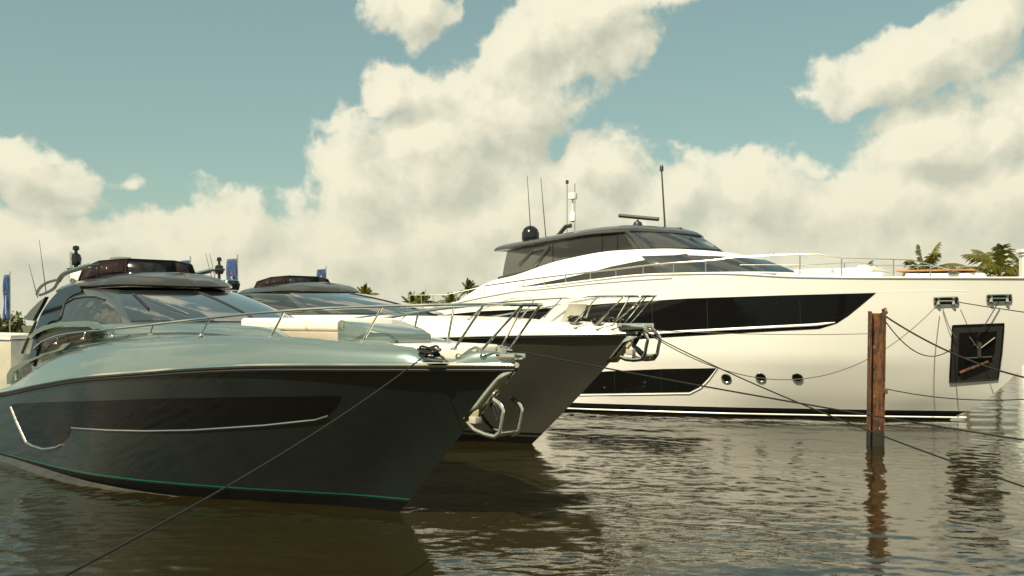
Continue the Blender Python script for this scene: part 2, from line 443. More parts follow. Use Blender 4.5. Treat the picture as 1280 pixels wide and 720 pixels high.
# ------------------------------------------------------------------ setting: water, far bank
def plane(name, x0, x1, y0, y1, z, material):
    m = MB(); m.add([(x0, y0, z), (x1, y0, z), (x1, y1, z), (x0, y1, z)], [(0, 1, 2, 3)])
    return m.build(name, material, smooth=False)
def water_sheet():
    """one sheet to the horizon: fine wave mesh in the basin, coarse far out"""
    rng = np.random.default_rng(5)
    def axis(lo, hi, step, grow, far0, far1):
        c = [lo]
        while c[-1] < hi: c.append(c[-1] + step(c[-1]))
        out, d = [c[-1]], step(c[-1])
        while out[-1] < far1: d *= grow; out.append(out[-1] + d)
        back, d = [c[0]], step(c[0])
        while back[-1] > far0: d *= grow; back.append(back[-1] - d)
        return np.array(back[:0:-1] + c + out[1:])
    xs = axis(-15, 19, lambda v: .045, 1.16, -9000, 9000)
    ys = axis(5, 48, lambda v: max(.035, .0028 * v + (.00018 * v * v)), 1.16, -3000, 9000)
    X, Y = np.meshgrid(xs, ys); Z = np.zeros_like(X)
    lod = np.clip((60 - np.abs(Y - 26)) / 25, 0, 1) * np.clip((34 - np.abs(X - 2)) / 12, 0, 1)
    lod = np.clip(lod, 0, 1)
    gx = sum(np.sin(X * a + Y * b + p) for a, b, p in ((.31, .22, 1.), (-.17, .41, 2.), (.09, -.63, .4), (.52, .11, 3.3))) / 4
    gust = np.clip(.70 + .75 * gx, .18, 1.25)
    for lam0, lam1, n, slope, spread in ((.8, 2.2, 22, .018, .9), (.28, .62, 40, .050, 1.1), (.12, .28, 50, .074, 1.4)):
        for i in range(n):
            lam = lam0 * (lam1 / lam0) ** rng.random(); k = 2 * math.pi / lam
            th = math.radians(78) + rng.normal(0, spread * .55); ph = rng.random() * 6.28
            a = slope / k * math.sqrt(2.0 / n)
            mod = gust if lam < 1 else 1.0
            Z += a * mod * np.sin(k * (math.cos(th) * X + math.sin(th) * Y) + ph + .8 * np.sin(.37 * X * (1 + .2 * i % 3) + .5 * Y + i))
    Z *= lod
    ny, nx = X.shape
    V = np.stack([X, Y, Z], -1).reshape(-1, 3)
    idx = np.arange(nx * ny).reshape(ny, nx)
    F = np.stack([idx[:-1, :-1], idx[:-1, 1:], idx[1:, 1:], idx[1:, :-1]], -1).reshape(-1, 4)
    me = bpy.data.meshes.new('water'); me.vertices.add(len(V)); me.vertices.foreach_set('co', V.ravel())
    me.loops.add(F.size); me.loops.foreach_set('vertex_index', F.ravel().astype(np.int32))
    me.polygons.add(len(F)); me.polygons.foreach_set('loop_start', np.arange(0, F.size, 4, dtype=np.int32))
    me.update(calc_edges=True); me.polygons.foreach_set('use_smooth', np.ones(len(F), dtype=bool))
    me.materials.append(MATS['canal_water'])
    o = bpy.data.objects.new('water', me); COL.objects.link(o)
    tag(o, 'rippled brown green canal water', kind='structure')
water_sheet()
m = MB(); m.box(-400, 400, 58, 300, -1.5, 0.9); tag(m.build('far_bank', 'land_soil', smooth=False), 'low far bank of the canal', kind='structure')
m = MB(); m.box(-400, 400, 57.5, 57.997, -1.5, 1.1); tag(m.build('sea_wall', 'concrete', smooth=False), 'long low concrete sea wall along the far bank', 'sea wall')

dk = MB(); dk.box(-60, -9, 40, 57.49, .62, .9, .02)
for i in range(11):
    for yy in (40.4, 49, 57): dk.tube([(-59.5 + i * 5, yy, -2), (-59.5 + i * 5, yy, .62)], .16, 10)
tag(dk.build('dock', 'concrete', smooth=False), 'grey dock on piles behind the sterns, carrying the blue banners', 'dock')
# ------------------------------------------------------------------ the two sport yachts
def deck_mb(h, hb, y_in=0.34, drop=0.09, notch=None):
    """rolled bulwark rising inboard of the sheer, then a crowned deck"""
    sh = h.sheer_row(); m = MB()
    prof = [(0, 0), (0.03, .30), (0.09, .62), (0.2, .88), (0.34, 1.0), (0.46, .97), (0.50, .80)]
    rows = [[] for _ in prof]; deck = [[], [], []]
    for p in sh:
        H = hb(p.x); k = min(1.0, (-p.y) / 0.62); wd = (0.55 + 0.9 * H)
        if notch:
            a, b = notch
            if a - .12 < p.x < b + .12:
                q = min(1, (p.x - a + .12) / .12, (b + .12 - p.x) / .12); H *= 1 - 0.55 * max(0, q)
        for r, (dy, dz) in zip(rows, prof): r.append((p.x, p.y + dy * k * wd * (y_in / 0.34), p.z + H * dz))
        yi = p.y + 0.50 * k * wd * (y_in / 0.34); zi = p.z + hb(p.x) - drop
        deck[0].append((p.x, yi + 0.012 * k, zi)); deck[1].append((p.x, yi * 0.5, zi + 0.03)); deck[2].append((p.x, 0, zi + 0.04))
    for sg in (1, -1):
        f = lambda r: [(a, b * sg, c) for a, b, c in r]
        m.grid([f(r) for r in rows + deck])
    return m
def rail(b, path, stan, r, parent, name='bow_rail'):
    """handrail on both sides meeting at the bow; stanchions are its sub-parts"""
    for sg in (-1, 1):
        P = path if sg < 0 else flip(path)
        ro = MB().tube(resample(P, 60), r, 8).build(name, 'chrome', parent)
        for (a, c) in stan:
            q = [a, c] if sg < 0 else flip([a, c])
            MB().tube(q, r * 0.72, 7).build('stanchion', 'chrome', ro)
            MB().lathe([(r * 2.2, 0), (r * 2.2, .012), (r, .03)], q[0], 10).build('stanchion_foot', 'chrome', ro)
def slab(poly, z0, z1, bev=0.03):
    bm = bmesh.new(); vs = [bm.verts.new((p[0], p[1], z0 if len(p) < 3 else p[2] - (z1 - z0))) for p in poly]
    f = bm.faces.new(vs); r = bmesh.ops.extrude_face_region(bm, geom=[f])
    tv = [v for v in r['geom'] if isinstance(v, bmesh.types.BMVert)]
    for v in tv: v.co.z += z1 - z0
    bmesh.ops.recalc_face_normals(bm, faces=bm.faces[:])
    if bev: bmesh.ops.bevel(bm, geom=bm.edges[:], offset=bev, segments=3, affect='EDGES', profile=0.5)
    return MB().bm(bm)
def sym(half):
    """starboard outline (aft to bow) -> closed outline"""
    return list(half) + [(p[0], -p[1], *p[2:]) for p in reversed(half) if abs(p[1]) > 1e-6]
def roof_mb(half, z, th, crown, inset=0.16):
    full = resample([(a, b, 0) for a, b in half], 40); full = full + [Vector((p.x, -p.y, 0)) for p in full[-2::-1]]
    cx = sum(p.x for p in full) / len(full)
    def ring(ins, dz):
        out = []
        for i, p in enumerate(full):
            t = full[min(i + 1, len(full) - 1)] - full[max(i - 1, 0)]; n = Vector((-t.y, t.x, 0)).normalized()
            q = p + n * ins
            if abs(q.y) < 0.02 or q.y * p.y < 0: q.y = 0
            out.append((q.x, q.y, z(p.x) + dz))
        return out
    rows = [ring(0.5, 0.02), ring(0.05, 0.0), ring(0.012, th * 0.06), ring(0.0, th * 0.16), ring(0.015, th * 0.24), ring(inset * 0.55, th * 0.62), ring(inset * 1.2, th * .92), ring(inset * 1.5, th), ring(inset * 2.4, th + crown * 0.6)]
    m = MB(); m.grid(rows)
    for r in (rows[-1], rows[0]):
        n = len(r); h = n // 2; A = r[:h + 1]; Bq = [r[n - 1 - i] for i in range(h + 1)]
        mid = [((a[0] + c[0]) / 2, 0, a[2] + (crown * 0.4 if r is rows[-1] else 0)) for a, c in zip(A, Bq)]
        m.grid([A, mid, Bq])
    return m

def sport_yacht(cfg):
    b = Boat(cfg['name'], cfg['stem'], 45, 7.0); rt = b.root
    tag(rt, cfg['label'], 'yacht')
    h = Hull(-8.0, cfg['stemprof'], cfg['wl'], cfg['sheer'], cfg['zs'], 0.16, [(0, 0.85), (0.5, 0.9), (0.8, 1.25), (1, 1.5)])
    half = h.half(); bv = bvh_of(half)
    h.topsides().build('hull', cfg['hullmat'], rt, angle=50)
    h.bottom().build('hull_bottom', 'antifouling', rt)
    # spray lip along the chine, fading out towards the bow
    base = h.side[0]
    for sg in (1, -1):
        m = MB(); rows = [[], [], [], []]
        for p in base:
            if p.x > cfg['lip'][1]: break
            q = min(1, max(0, (cfg['lip'][1] - p.x) / 6.0)); w = .05 + .07 * min(1, (cfg['lip'][1] - p.x) / 2.0); w *= min(1, .15 + (cfg['lip'][1] - p.x) / 1.5); dz = -.17 * (1 - q)
            for r, (dy, z) in zip(rows, ((.02, .135 + dz), (-.02, .10 + dz), (-w, .06 + dz), (-w * 0.9, -.06 + dz))): r.append((p.x, (p.y + dy) * sg, z))
        m.grid(rows); m.build('spray_rail', 'spray_lip', rt)
    # painted stripe and chrome rub rail
    for sg in (1, -1):
        f = lambda r: r if sg > 0 else flip(r)
        lo, hi = [], []
        for t in h.ts:
            for L, v in ((lo, cfg['stripe'][0]), (hi, cfg['stripe'][1])):
                p = h.pt(t, v); L.append((p.x + 0.004, p.y - 0.005, p.z))
        MB().grid([f(lo), f(hi)]).build('boot_stripe', cfg['stripemat'], rt)
        MB().tube(f([(p.x + 0.012, p.y - 0.012, p.z) for p in h.sheer_row()]), cfg['rub'], 8, flat=1.0).build('rub_rail', 'chrome', rt)
        MB().tube(f([(p.x, p.y - 0.004, p.z - cfg['rub'] * 1.7) for p in h.sheer_row()]), cfg['rub'] * 0.75, 6).build('rub_strip', 'black_rubber', rt)
    hb = pchip(cfg['hb'])
    deck_mb(h, hb, notch=cfg.get('notch')).build('deck', cfg['deckmat'], rt, angle=50)
    return b, h, bv, hb

SH_A = [(-8, 2.22), (-3, 2.33), (-.3, 2.35), (1.7, 2.29), (3.7, 2.05), (5.2, 1.72), (6.2, 1.405), (7.2, 1.017), (8.2, .556), (8.7, .287), (9.2, 0)]
A, hA, bvA, hbA = sport_yacht(dict(name='green_yacht', stem=(-1.517, 13.48), hullmat='green_hull', deckmat='sage_paint',
    label='dark green hulled motor yacht with sage green metallic deck, nearest boat on the left',
    stemprof=[(-1, 6.2), (0, 7.0), (0.16, 7.17), (1.0, 8.08), (2.06, 9.2), (3, 10.2)],
    wl=[(-8, 2.15), (-3, 2.2), (0, 2.19), (1.57, 2.12), (2.65, 1.93), (3.74, 1.58), (4.77, 1.13), (5.86, .56), (6.45, .26), (7.17, 0)],
    sheer=SH_A, zs=[(-8, 1.10), (-3, 1.17), (-1.45, 1.3), (.46, 1.54), (1.94, 1.71), (3.7, 1.85), (4.88, 1.94), (6, 2.0), (7.4, 2.03), (9.2, 2.06)],
    stripe=(0.014, 0.026), stripemat='teal_stripe', rub=0.034, lip=(-8, 4.9), notch=(8.12, 8.52),
    hb=[(-8, .08), (-1.9, .10), (-1.0, .18), (-.2, .36), (.5, .49), (1.2, .54), (3, .52), (4.5, .46), (5.8, .39), (7.2, .29), (8.7, .19), (9.2, .12)]))
rA = A.root
def LA(ax, val, pts): return [A.on(*q, ax, val) for q in pts]
# hull window with its bright sill trims
def hull_glass(b, h, bv, polypx, trims, rt, glass='window_glass', step=0.25):
    poly = [b.hit(*q, bv) for q in dense(polypx + [polypx[0]], 3)[:-1]]; poly = [(p.x, p.z) for p in poly if p]
    trs = []
    for tr, r in trims:
        T = [b.hit(*q, bv) for q in dense(tr, 4)]; trs.append(([p for p in T if p], r))
    for sg in (-1, 1):
        w = patch(bv, poly, step, 0.006, sg).build('hull_window', glass, rt, angle=60)
        for T, r in trs:
            q = [(p.x, p.y - 0.008, p.z) for p in T]
            MB().tube(q if sg < 0 else flip(q), r, 6, flat=1).build('window_trim', 'steel', w)
hull_glass(A, hA, bvA, [(14, 505), (49, 503), (92, 502), (214, 498), (330, 496), (427, 495), (420, 508), (411, 518), (395, 523), (330, 530), (240, 536), (183, 537), (135, 536), (90, 534), (86, 546), (76, 555), (55, 559), (42, 556), (33, 550), (22, 526)],
           [([(90, 535), (135, 538), (183, 539), (240, 538), (330, 532), (395, 525), (411, 520)], 0.015), ([(14, 509), (22, 529), (33, 553), (42, 558), (55, 562), (70, 560), (78, 556)], 0.022)], rA)
# trunk, foredeck panel, sun pad
tr = wrap([(-1.5, -1.76, 1.40), (-.3, -1.82, 1.75), (.7, -1.86, 2.15), (2, -1.82, 2.25), (3.6, -1.66, 2.25), (4.8, -1.35, 2.25), (5.5, -.9, 2.24), (5.75, 0, 2.24)],
          [(-1.5, -1.72, 2.45), (0, -1.74, 2.5), (2, -1.68, 2.545), (3.4, -1.5, 2.54), (4.4, -1.2, 2.52), (5.0, -.8, 2.50), (5.15, 0, 2.50)], 50, 8, 0.05)
rows_to_mb(tr).build('cabin_trunk', 'sage_paint', rA, angle=50)
slab(sym([(5.0, -1.05), (6.6, -.86), (7.6, -.62), (8.35, -.40), (8.72, -.2)]), 2.10, 2.295, 0.035).build('foredeck_panel', 'cream_gelcoat', rA)
slab(sym([(4.15, -.80), (5.2, -.74), (6.3, -.52)]), 2.28, 2.44, 0.015).build('sunpad_base', 'tan_base', rA)
for x0, x1, w0, w1 in ((4.15, 4.95, .78, .75), (4.955, 5.65, .75, .62), (5.655, 6.28, .62, .50)):
    slab(sym([(x0, -w0), (x1, -w1)]), 2.445, 2.63, 0.05).build('sunpad_cushion', 'cushion', rA)
cm = slab(sym([(6.30, -.55), (6.9, -.50), (7.25, -.36)]), 2.28, 2.60, 0.05); cm.v = [(x, y, z - max(0, (x - 6.4)) * .22 if z > 2.45 else z) for x, y, z in cm.v]
cm.build('sunpad_coaming', 'sage_paint', rA)
MB().box(6.34, 6.46, -.56, -.52, 2.47, 2.57, 0.012).build('latch', 'steel', rA)
# windscreen cabin
cab = wrap([(-1.55, -1.70, 2.42), (-.5, -1.70, 2.47), (1, -1.67, 2.51), (2.0, -1.58, 2.53), (2.75, -1.25, 2.54), (3.3, -.7, 2.53), (3.5, 0, 2.52)],
           [(-1.6, -1.3, 3.12), (-.5, -1.3, 3.16), (.3, -1.2, 3.14), (.75, -1.02, 3.1), (1.1, -.55, 3.1), (1.24, 0, 3.1)], 61, 16, 0.06)
cabm = rows_to_mb(cab); cabm.build('cabin', 'sage_dark', rA, angle=50); bvc = bvh_of(cabm)
for u0, u1 in ((0.315, 0.497), (0.503, 0.685)):
    MB().grid(sub_rows(cab, u0, u1, 0.06, 0.97, 0.012)).build('windscreen', 'screen_glass', rA)
MB().tube([Vector(r[60]) + Vector((.01, 0, .012)) for r in cab], 0.022, 6).build('windscreen_mullion', 'black_gloss', rA)
poly = [A.hit(*q, bvc) for q in dense([(77, 401), (83, 381), (94, 375), (108, 372.5), (120, 373), (131, 377), (143, 387), (150, 397), (153, 405), (110, 404), (77, 401)], 3)[:-1]]
poly = [(p.x, p.z) for p in poly if p]
for sg in (-1, 1): patch(bvc, poly, 0.15, 0.01, sg).build('side_window', 'cabin_glass', rA, angle=60)
for sg in (-1, 1):
    q = [A.hit(*p, bvc) for p in dense([(77, 396), (82, 380), (94, 373), (108, 371), (120, 371), (132, 375)], 3)]
    q = [(p.x, p.y - .015, p.z) for p in q if p]
    MB().tube(q if sg < 0 else flip(q), 0.018, 6).build('window_gasket', 'black_rubber', rA)
# wiper
wp = [A.hit(*q, bvc) for q in ((236, 395), (210, 386), (178, 373))]
if all(wp):
    up = Vector((.03, 0, .05))
    w = MB().tube([wp[0] + up * .5, wp[1] + up, wp[2] + up], 0.013, 6).build('wiper', 'steel', rA)
    wq = [A.hit(*q, bvc) for q in ((166, 369), (176, 378), (185, 388))]
    if all(wq): MB().tube([p + up * .6 for p in wq], 0.017, 6).build('wiper_blade', 'black_rubber', w)
# hardtop, deflector
def hardtop(b, rt, dx, dz, defl, roofmat, sc_=1.0):
    half = [(-1.9, -1.22), (-.9, -1.28), (.1, -1.24), (.75, -1.0), (1.12, -.55), (1.26, 0)]
    half = [(a * sc_ + dx, c) for a, c in half]
    zf = pchip([(-2.2 + dx, 3.10 + dz), (-.8 + dx, 3.175 + dz), (.6 + dx, 3.19 + dz), (1.8 + dx, 3.13 + dz)])
    roof_mb(half, zf, 0.20, 0.085, 0.2).build('hardtop', roofmat, rt, angle=50)
    roof_mb([(a - .06, c * .94) for a, c in half], lambda x: zf(x) - .055, 0.045, 0.0, 0.1).build('hardtop_gasket', 'black_gloss', rt)
    # smoked wind deflector: front panel, two flanks each
    k = [(-1.25, -1.06), (-.60, -1.0), (-.42, -.52)]
    pts = [(a + dx, c) for a, c in k] + [(a + dx, -c) for a, c in reversed(k)]
    zb, zt = 3.38 + dz, defl + dz
    for i in range(len(pts) - 1):
        a, c = pts[i], pts[i + 1]
        lean = 0.10
        rows = []
        for z, ln in ((zb, 0), (zb + (zt - zb) * .5, lean * .5), (zt, lean)):
            cx = dx - 1.1
            rows.append([(p[0] + (cx - p[0]) * ln * .9, p[1] * (1 - ln), z - (0.10 if (j == 0 and i == 0) or (j == 1 and i == len(pts) - 2) else 0) + (.05 * (z - zb) / (zt - zb) if abs(p[1]) < .6 else 0) * (z - zb) / (zt - zb)) for j, p in enumerate((a, c))])
        mt = 'black_gloss' if i == 2 else 'smoked_acrylic'
        pn = MB().grid(rows).build('wind_deflector', mt, rt, solid=0.02)
        MB().tube([rows[0][0], rows[2][0]], 0.02, 6).build('deflector_post', 'black_gloss', pn)
        MB().tube(rows[2], 0.016, 6).build('deflector_trim', 'black_gloss', pn)
    MB().box(-1.5 + dx, -.6 + dx, -.7, .7, 3.36 + dz, 3.50 + dz, 0.04).build('sunroof', 'dark_grey', rt)
hardtop(A, rA, 0, 0, 3.68, 'roof_metal')
# aft arch, fins, bars
def plate(b, px, y, th, name, material, rt, both=True):
    P = [b.on(*q, 1, y) for q in px]
    for sg in ((1, -1) if both else (1,)):
        MB().prism([(p.x, p.z) for p in P], 1, (y - th) * sg, (y + th) * sg).build(name, material, rt, angle=40)
def slant_plate(b, px, a, k, th, name, material, rt):
    P = []
    for q in resample([(x, y, 0) for x, y in px + [px[0]]], 60)[:-1]:
        o, d = b.ray(q.x, q.y); t = (a + k * o.z - o.y) / (d.y - k * d.z); P.append(o + d * t)
    n = Vector((0, -1, k)).normalized() * th
    for sg in (1, -1):
        f = (lambda p: tuple(p)) if sg > 0 else (lambda p: (p[0], -p[1], p[2]))
        bm = bmesh.new(); A_ = [bm.verts.new(f(p + n)) for p in P]; B_ = [bm.verts.new(f(p - n)) for p in P]; m_ = len(P)
        bm.faces.new(A_); bm.faces.new(B_[::-1])
        for i in range(m_): bm.faces.new((A_[i], B_[i], B_[(i + 1) % m_], A_[(i + 1) % m_]))
        bmesh.ops.recalc_face_normals(bm, faces=bm.faces[:]); bmesh.ops.triangulate(bm, faces=[g for g in bm.faces if len(g.verts) > 4])
        MB().bm(bm).build(name, material, rt, angle=40)
slant_plate(A, [(98, 357), (84, 360), (74, 366), (65, 376), (57, 388), (50, 402), (45, 418), (41, 436), (37, 455), (42, 458), (48, 440), (53, 424), (58, 410), (66, 402), (75, 400), (79, 390), (83, 379), (92, 370), (104, 364)], -3.24, .6, .03, 'roof_arch', 'black_gloss', rA)

plate(A, [(31, 399), (40, 388), (50, 378), (59, 371), (54, 381), (47, 393), (43, 401)], -1.66, 0.035, 'roof_fin', 'sage_dark', rA)
for sg in (-1, 1):
    f = (lambda r: [tuple(p) for p in r]) if sg < 0 else flip
    MB().tube(resample(f(LA(1, -1.2, [(73, 351), (78, 344), (85, 340), (98, 336), (111, 332)])), 16), 0.045, 8).build('roof_bar', 'steel', rA)
    MB().tube(f(LA(1, -1.2, [(111, 332), (125, 331)])), 0.02, 8).build('roof_bar', 'black_gloss', rA)
    MB().tube(resample(f(LA(1, -1.2, [(46, 368), (49, 361), (56, 355), (66, 351), (74, 349), (68, 360), (58, 366), (50, 369)])), 24), 0.03, 8).build('roof_loop', 'steel', rA)
mast = MB().tube(LA(0, -1.75, [(89, 352), (89, 315)]), 0.03, 8).build('mast', 'steel', rA)
p = A.on(95, 330, 0, -1.75)
MB().lathe([(r_ * .8, z_ * .8) for r_, z_ in [(0, 0), (.10, 0), (.16, .05), (.16, .1), (.05, .14), (.05, .2), (.2, .22), (.2, .27), (.05, .29), (.05, .34), (.11, .36), (.13, .5), (.1, .6), (.04, .64), (.04, .7), (.08, .72), (.07, .8), (0, .82)]], (p.x, p.y, p.z - .30), 16).build('searchlight', 'black_gloss', mast)
MB().box(p.x - .3, p.x + .15, -.12, .12, p.z + .14, p.z + .17).build('mast_bracket', 'steel', mast)
MB().lathe([(0, -.1), (.22, -.1), (.24, .06), (.21, .15), (.1, .2), (0, .21)], tuple(A.on(104, 349, 0, -1.55)), 20).build('radar_dome', 'white_gelcoat', rA)
for q in (((36, 330), (47, 372)), ((49, 300), (58, 368))):
    MB().tube(LA(1, -1.25, q), [0.004, 0.011], 6).build('whip_antenna', 'dark_grey', rA)
# side coaming: arched sage frame over glass, handrail, wheel, steps
plate(A, [(38, 421), (46, 414), (56, 408), (70, 404), (90, 402), (112, 401), (121, 404), (126, 411), (121, 412), (112, 407), (90, 407), (72, 409), (58, 413), (48, 418), (42, 424)], -1.95, 0.05, 'coaming_arch', 'sage_paint', rA)
plate(A, [(45, 422), (58, 414), (74, 409), (110, 408), (117, 413), (117, 424), (44, 444)], -1.93, 0.012, 'coaming_glass', 'tinted_glass', rA)
plate(A, [(12, 468), (17, 460), (34, 451), (77, 436), (82, 430), (92, 428), (82, 437), (60, 443), (36, 455), (20, 466), (18, 476), (12, 480)], -2.12, 0.05, 'side_handrail', 'steel', rA)
MB().tube([A.on(*q, 1, -1.7) for q in ((28, 441), (35, 424), (45, 402))], 0.03, 6).build('cockpit_post', 'sage_dark', rA)
pc = A.on(46, 455, 1, -1.2)
ring = [(pc.x + .05 * math.cos(t), pc.y + .17 * math.cos(t), pc.z + .17 * math.sin(t)) for t in [2 * math.pi * k / 20 for k in range(21)]]
MB().tube(ring, 0.02, 6).build('helm_wheel', 'black_gloss', rA)
MB().box(-2.9, -2.3, -1.5, -.3, 1.2, 1.95, 0.08).build('helm_seat', 'dark_grey', rA)
MB().box(-1.9, -1.2, -1.4, 0, 1.3, 2.1, 0.1).build('dashboard', 'dark_grey', rA)
# rails
yr = lambda x: max(hA.ys(x) - 0.30, 0.16) if x < 9.0 else max(0.16, 0.26 - (x - 9) * .05)
def rp(px): p = A.plan(*px, yr); return p
TA = A.on(672, 380, 1, 0)
top = [rp(q) for q in [(43, 436), (52, 428), (80, 418), (124, 413), (188, 406), (250, 399), (330, 391), (420, 385), (500, 382.5), (560, 381), (610, 380.5)]] + [Vector((TA.x - .16, -.20, 2.78)), Vector((TA.x - .04, -.1, 2.78)), Vector((TA.x, 0, 2.78))]
stan = [(rp(a), rp(c)) for a, c in (((70, 430), (72, 421)), ((104, 424), (106, 415)), ((140, 421), (143, 411)), ((188, 419), (191, 406)), ((251, 420), (262, 398)), ((338, 422), (355, 390)), ((453, 428), (478, 383)))]
stan += [(Vector((8.55, -.40, 2.24)), Vector((9.0, -.33, 2.78))), (Vector((8.85, -.24, 2.22)), Vector((TA.x - .1, -.15, 2.78)))]
rail(A, top, stan, 0.021, rA)
# cleats, windlass, bow roller, anchor
def cleat(x, y, z, rt, s=1.0, rope=True):
    m = MB(); m.tube([(x - .17 * s, y, z + .075 * s), (x - .08 * s, y, z + .085 * s), (x + .08 * s, y, z + .085 * s), (x + .17 * s, y, z + .075 * s)], [.014 * s, .022 * s, .022 * s, .014 * s], 8)
    for d in (-.06, .06): m.lathe([(.03 * s, 0), (.02 * s, .08 * s)], (x + d * s, y, z), 10)
    c = m.build('cleat', 'chrome', rt)
    if rope:
        w = MB()
        for i in range(6):
            a = i * 2.3; rr = (.046, .06, .05, .068, .04, .055)[i]
            w.tube([(x + rr * 2.3 * s * math.cos(t), y + rr * 1.3 * s * math.sin(t), z + (.02 + .016 * i + .020 * math.sin(2 * t + a)) * s) for t in [2 * math.pi * k / 16 for k in range(17)]], .012 * s, 6)
        w.build('cleat_line', 'rope_dark', c)
for sg in (-1, 1): cleat(8.32, sg * .60, 2.145, rA, 1.15)
bx = MB(); bx.box(8.85, 9.27, -.11, -.07, 2.13, 2.20, 0.012); bx.box(8.85, 9.27, .07, .11, 2.13, 2.20, 0.012); bx.box(8.85, 9.26, -.07, .07, 2.12, 2.145, 0.006); bx.lathe([(.0, 0), (.07, 0), (.07, .09), (.03, .12), (0, .12)], (8.95, 0, 2.17), 14)
bx.build('bow_roller', 'chrome', rA)
def dense3(pts, n):
    out = []
    for a, c in zip(pts, pts[1:]):
        for i in range(n): out.append(Vector(a).lerp(Vector(c), i / n))
    return out + [Vector(pts[-1])]
def stem_gear(b, rt, px, k=1.0):
    """chrome stem plates with a dark chute, and the anchor below them"""
    st = [b.on(*q, 1, 0) for q in px['stem']]
    for sg in (-1, 1):
        rows = [[], []]
        for p in st:
            rows[0].append((p.x + .015, sg * .022 * k, p.z)); rows[1].append((p.x - .13 * k, sg * (.085 * k), p.z + .0))
        MB().grid(rows).build('stem_plate', 'chrome', rt, solid=0.012)
    fl = [b.on(*q, 1, -.05) for q in px['fluke']]
    an = MB().tube(dense3(fl, 3), 0.011 * k, 8, flat=2.8).build('anchor', 'chrome', rt)
    fl2 = [(p.x, -p.y + .22 * k, p.z) for p in fl]
    MB().tube(dense3(fl2, 3), 0.011 * k, 8, flat=2.8).build('anchor_fluke', 'chrome', an)
    n = len(fl) // 2
    MB().grid([[tuple(p) for p in fl[n - 2:n + 1]], [tuple(p) for p in fl2[n - 2:n + 1]]]).build('anchor_palm', 'chrome', an, solid=0.02)
    sh = [b.on(*q, 1, .06) for q in px['shank']]
    MB().tube([tuple(p) for p in sh], 0.03 * k, 8, flat=1.5).build('anchor_shank', 'black_gloss', an)
    p = b.on(*px['block'], 1, -.03)
    MB().box(p.x - .06 * k, p.x + .06 * k, -.08, .04, p.z - .045 * k, p.z + .045 * k, 0.012).build('anchor_stop', 'beige_shade_gelcoat', an)
stem_gear(A, rA, dict(stem=[(643, 462), (634, 474), (620, 491), (607, 508), (592, 527)], fluke=[(577, 518), (584, 528), (592, 537), (606, 543), (618, 546), (624, 541), (627, 527), (629, 513), (624, 505), (616, 499)],
                      shank=[(632, 474), (622, 488), (612, 500), (618, 512), (622, 524)], block=(593.5, 525)))

# second sport yacht, one berth further
Bt, hB, bvB, hbB = sport_yacht(dict(name='grey_yacht', stem=(.42, 20.87), hullmat='grey_hull', deckmat='cream_gelcoat',
    label='dark grey hulled motor yacht with cream deck, moored behind the green yacht',
    stemprof=[(-1, 5.9), (0, 7.0), (0.16, 7.2), (1.2, 8.45), (2.37, 9.76), (3, 10.4)],
    wl=[(-8, 2.3), (-3, 2.35), (0, 2.3), (1.57, 2.2), (2.65, 2.0), (3.74, 1.65), (4.77, 1.2), (5.86, .62), (6.45, .31), (7.2, 0)],
    sheer=[(-8, 2.4), (-3, 2.5), (0, 2.5), (2, 2.42), (4, 2.18), (5.5, 1.86), (6.5, 1.56), (7.5, 1.16), (8.5, .70), (9.2, .33), (9.76, 0)],
    zs=[(-8, 1.4), (-3, 1.6), (0, 1.85), (2, 2.02), (4, 2.14), (6, 2.23), (7.7, 2.29), (8.5, 2.31), (9.76, 2.35)],
    stripe=(0.02, 0.04), stripemat='antifouling', rub=0.02, lip=(-8, 4.5),
    hb=[(-8, .3), (-3, .35), (0, .5), (3, .46), (5, .38), (7.2, .30), (9.0, .22), (9.4, .17), (9.76, .1)]))
rB = Bt.root
def LB(ax, val, pts): return [Bt.on(*q, ax, val) for q in pts]
trb = wrap([(-4, -1.9, 2.1), (-1, -1.95, 2.3), (2, -1.85, 2.38), (4, -1.6, 2.40), (6, -1.15, 2.42), (7.2, -.7, 2.42), (7.6, 0, 2.42)],
           [(-4, -1.8, 2.55), (-1, -1.82, 2.7), (2, -1.7, 2.72), (3.6, -1.45, 2.70), (5.4, -1.0, 2.66), (6.6, -.55, 2.62), (6.9, 0, 2.62)], 50, 8, 0.05)
rows_to_mb(trb).build('cabin_trunk', 'cream_gelcoat', rB, angle=50)
cabb = wrap([(-3.5, -1.75, 2.60), (-1.5, -1.75, 2.66), (.4, -1.72, 2.70), (1.6, -1.6, 2.70), (2.7, -1.25, 2.70), (3.6, -.7, 2.70), (3.95, 0, 2.69)],
            [(-3.1, -1.35, 3.26), (-1.9, -1.35, 3.30), (-.9, -1.3, 3.28), (-.3, -1.15, 3.27), (.3, -.6, 3.27), (.55, 0, 3.27)], 61, 16, 0.07)
cbm = rows_to_mb(cabb); cbm.build('cabin', 'sage_dark', rB, angle=50)
for u0, u1 in ((0.315, 0.497), (0.503, 0.685)):
    MB().grid(sub_rows(cabb, u0, u1, 0.04, 0.97, 0.012)).build('windscreen', 'screen_glass', rB)
MB().tube([Vector(r[60]) + Vector((.01, 0, .012)) for r in cabb], 0.02, 6).build('windscreen_mullion', 'black_gloss', rB)
for u0, u1 in ((0.08, 0.29), (0.71, 0.92)): MB().grid(sub_rows(cabb, u0, u1, 0.15, 0.85, 0.012)).build('side_window', 'cabin_glass', rB)
hardtop(Bt, rB, -1.1, 0.13, 3.60, 'roof_metal')
mb_ = MB().tube(LB(0, -2.9, [(274, 376), (274, 330)]), 0.03, 8).build('mast', 'steel', rB)
p = Bt.on(274, 350, 0, -2.9)
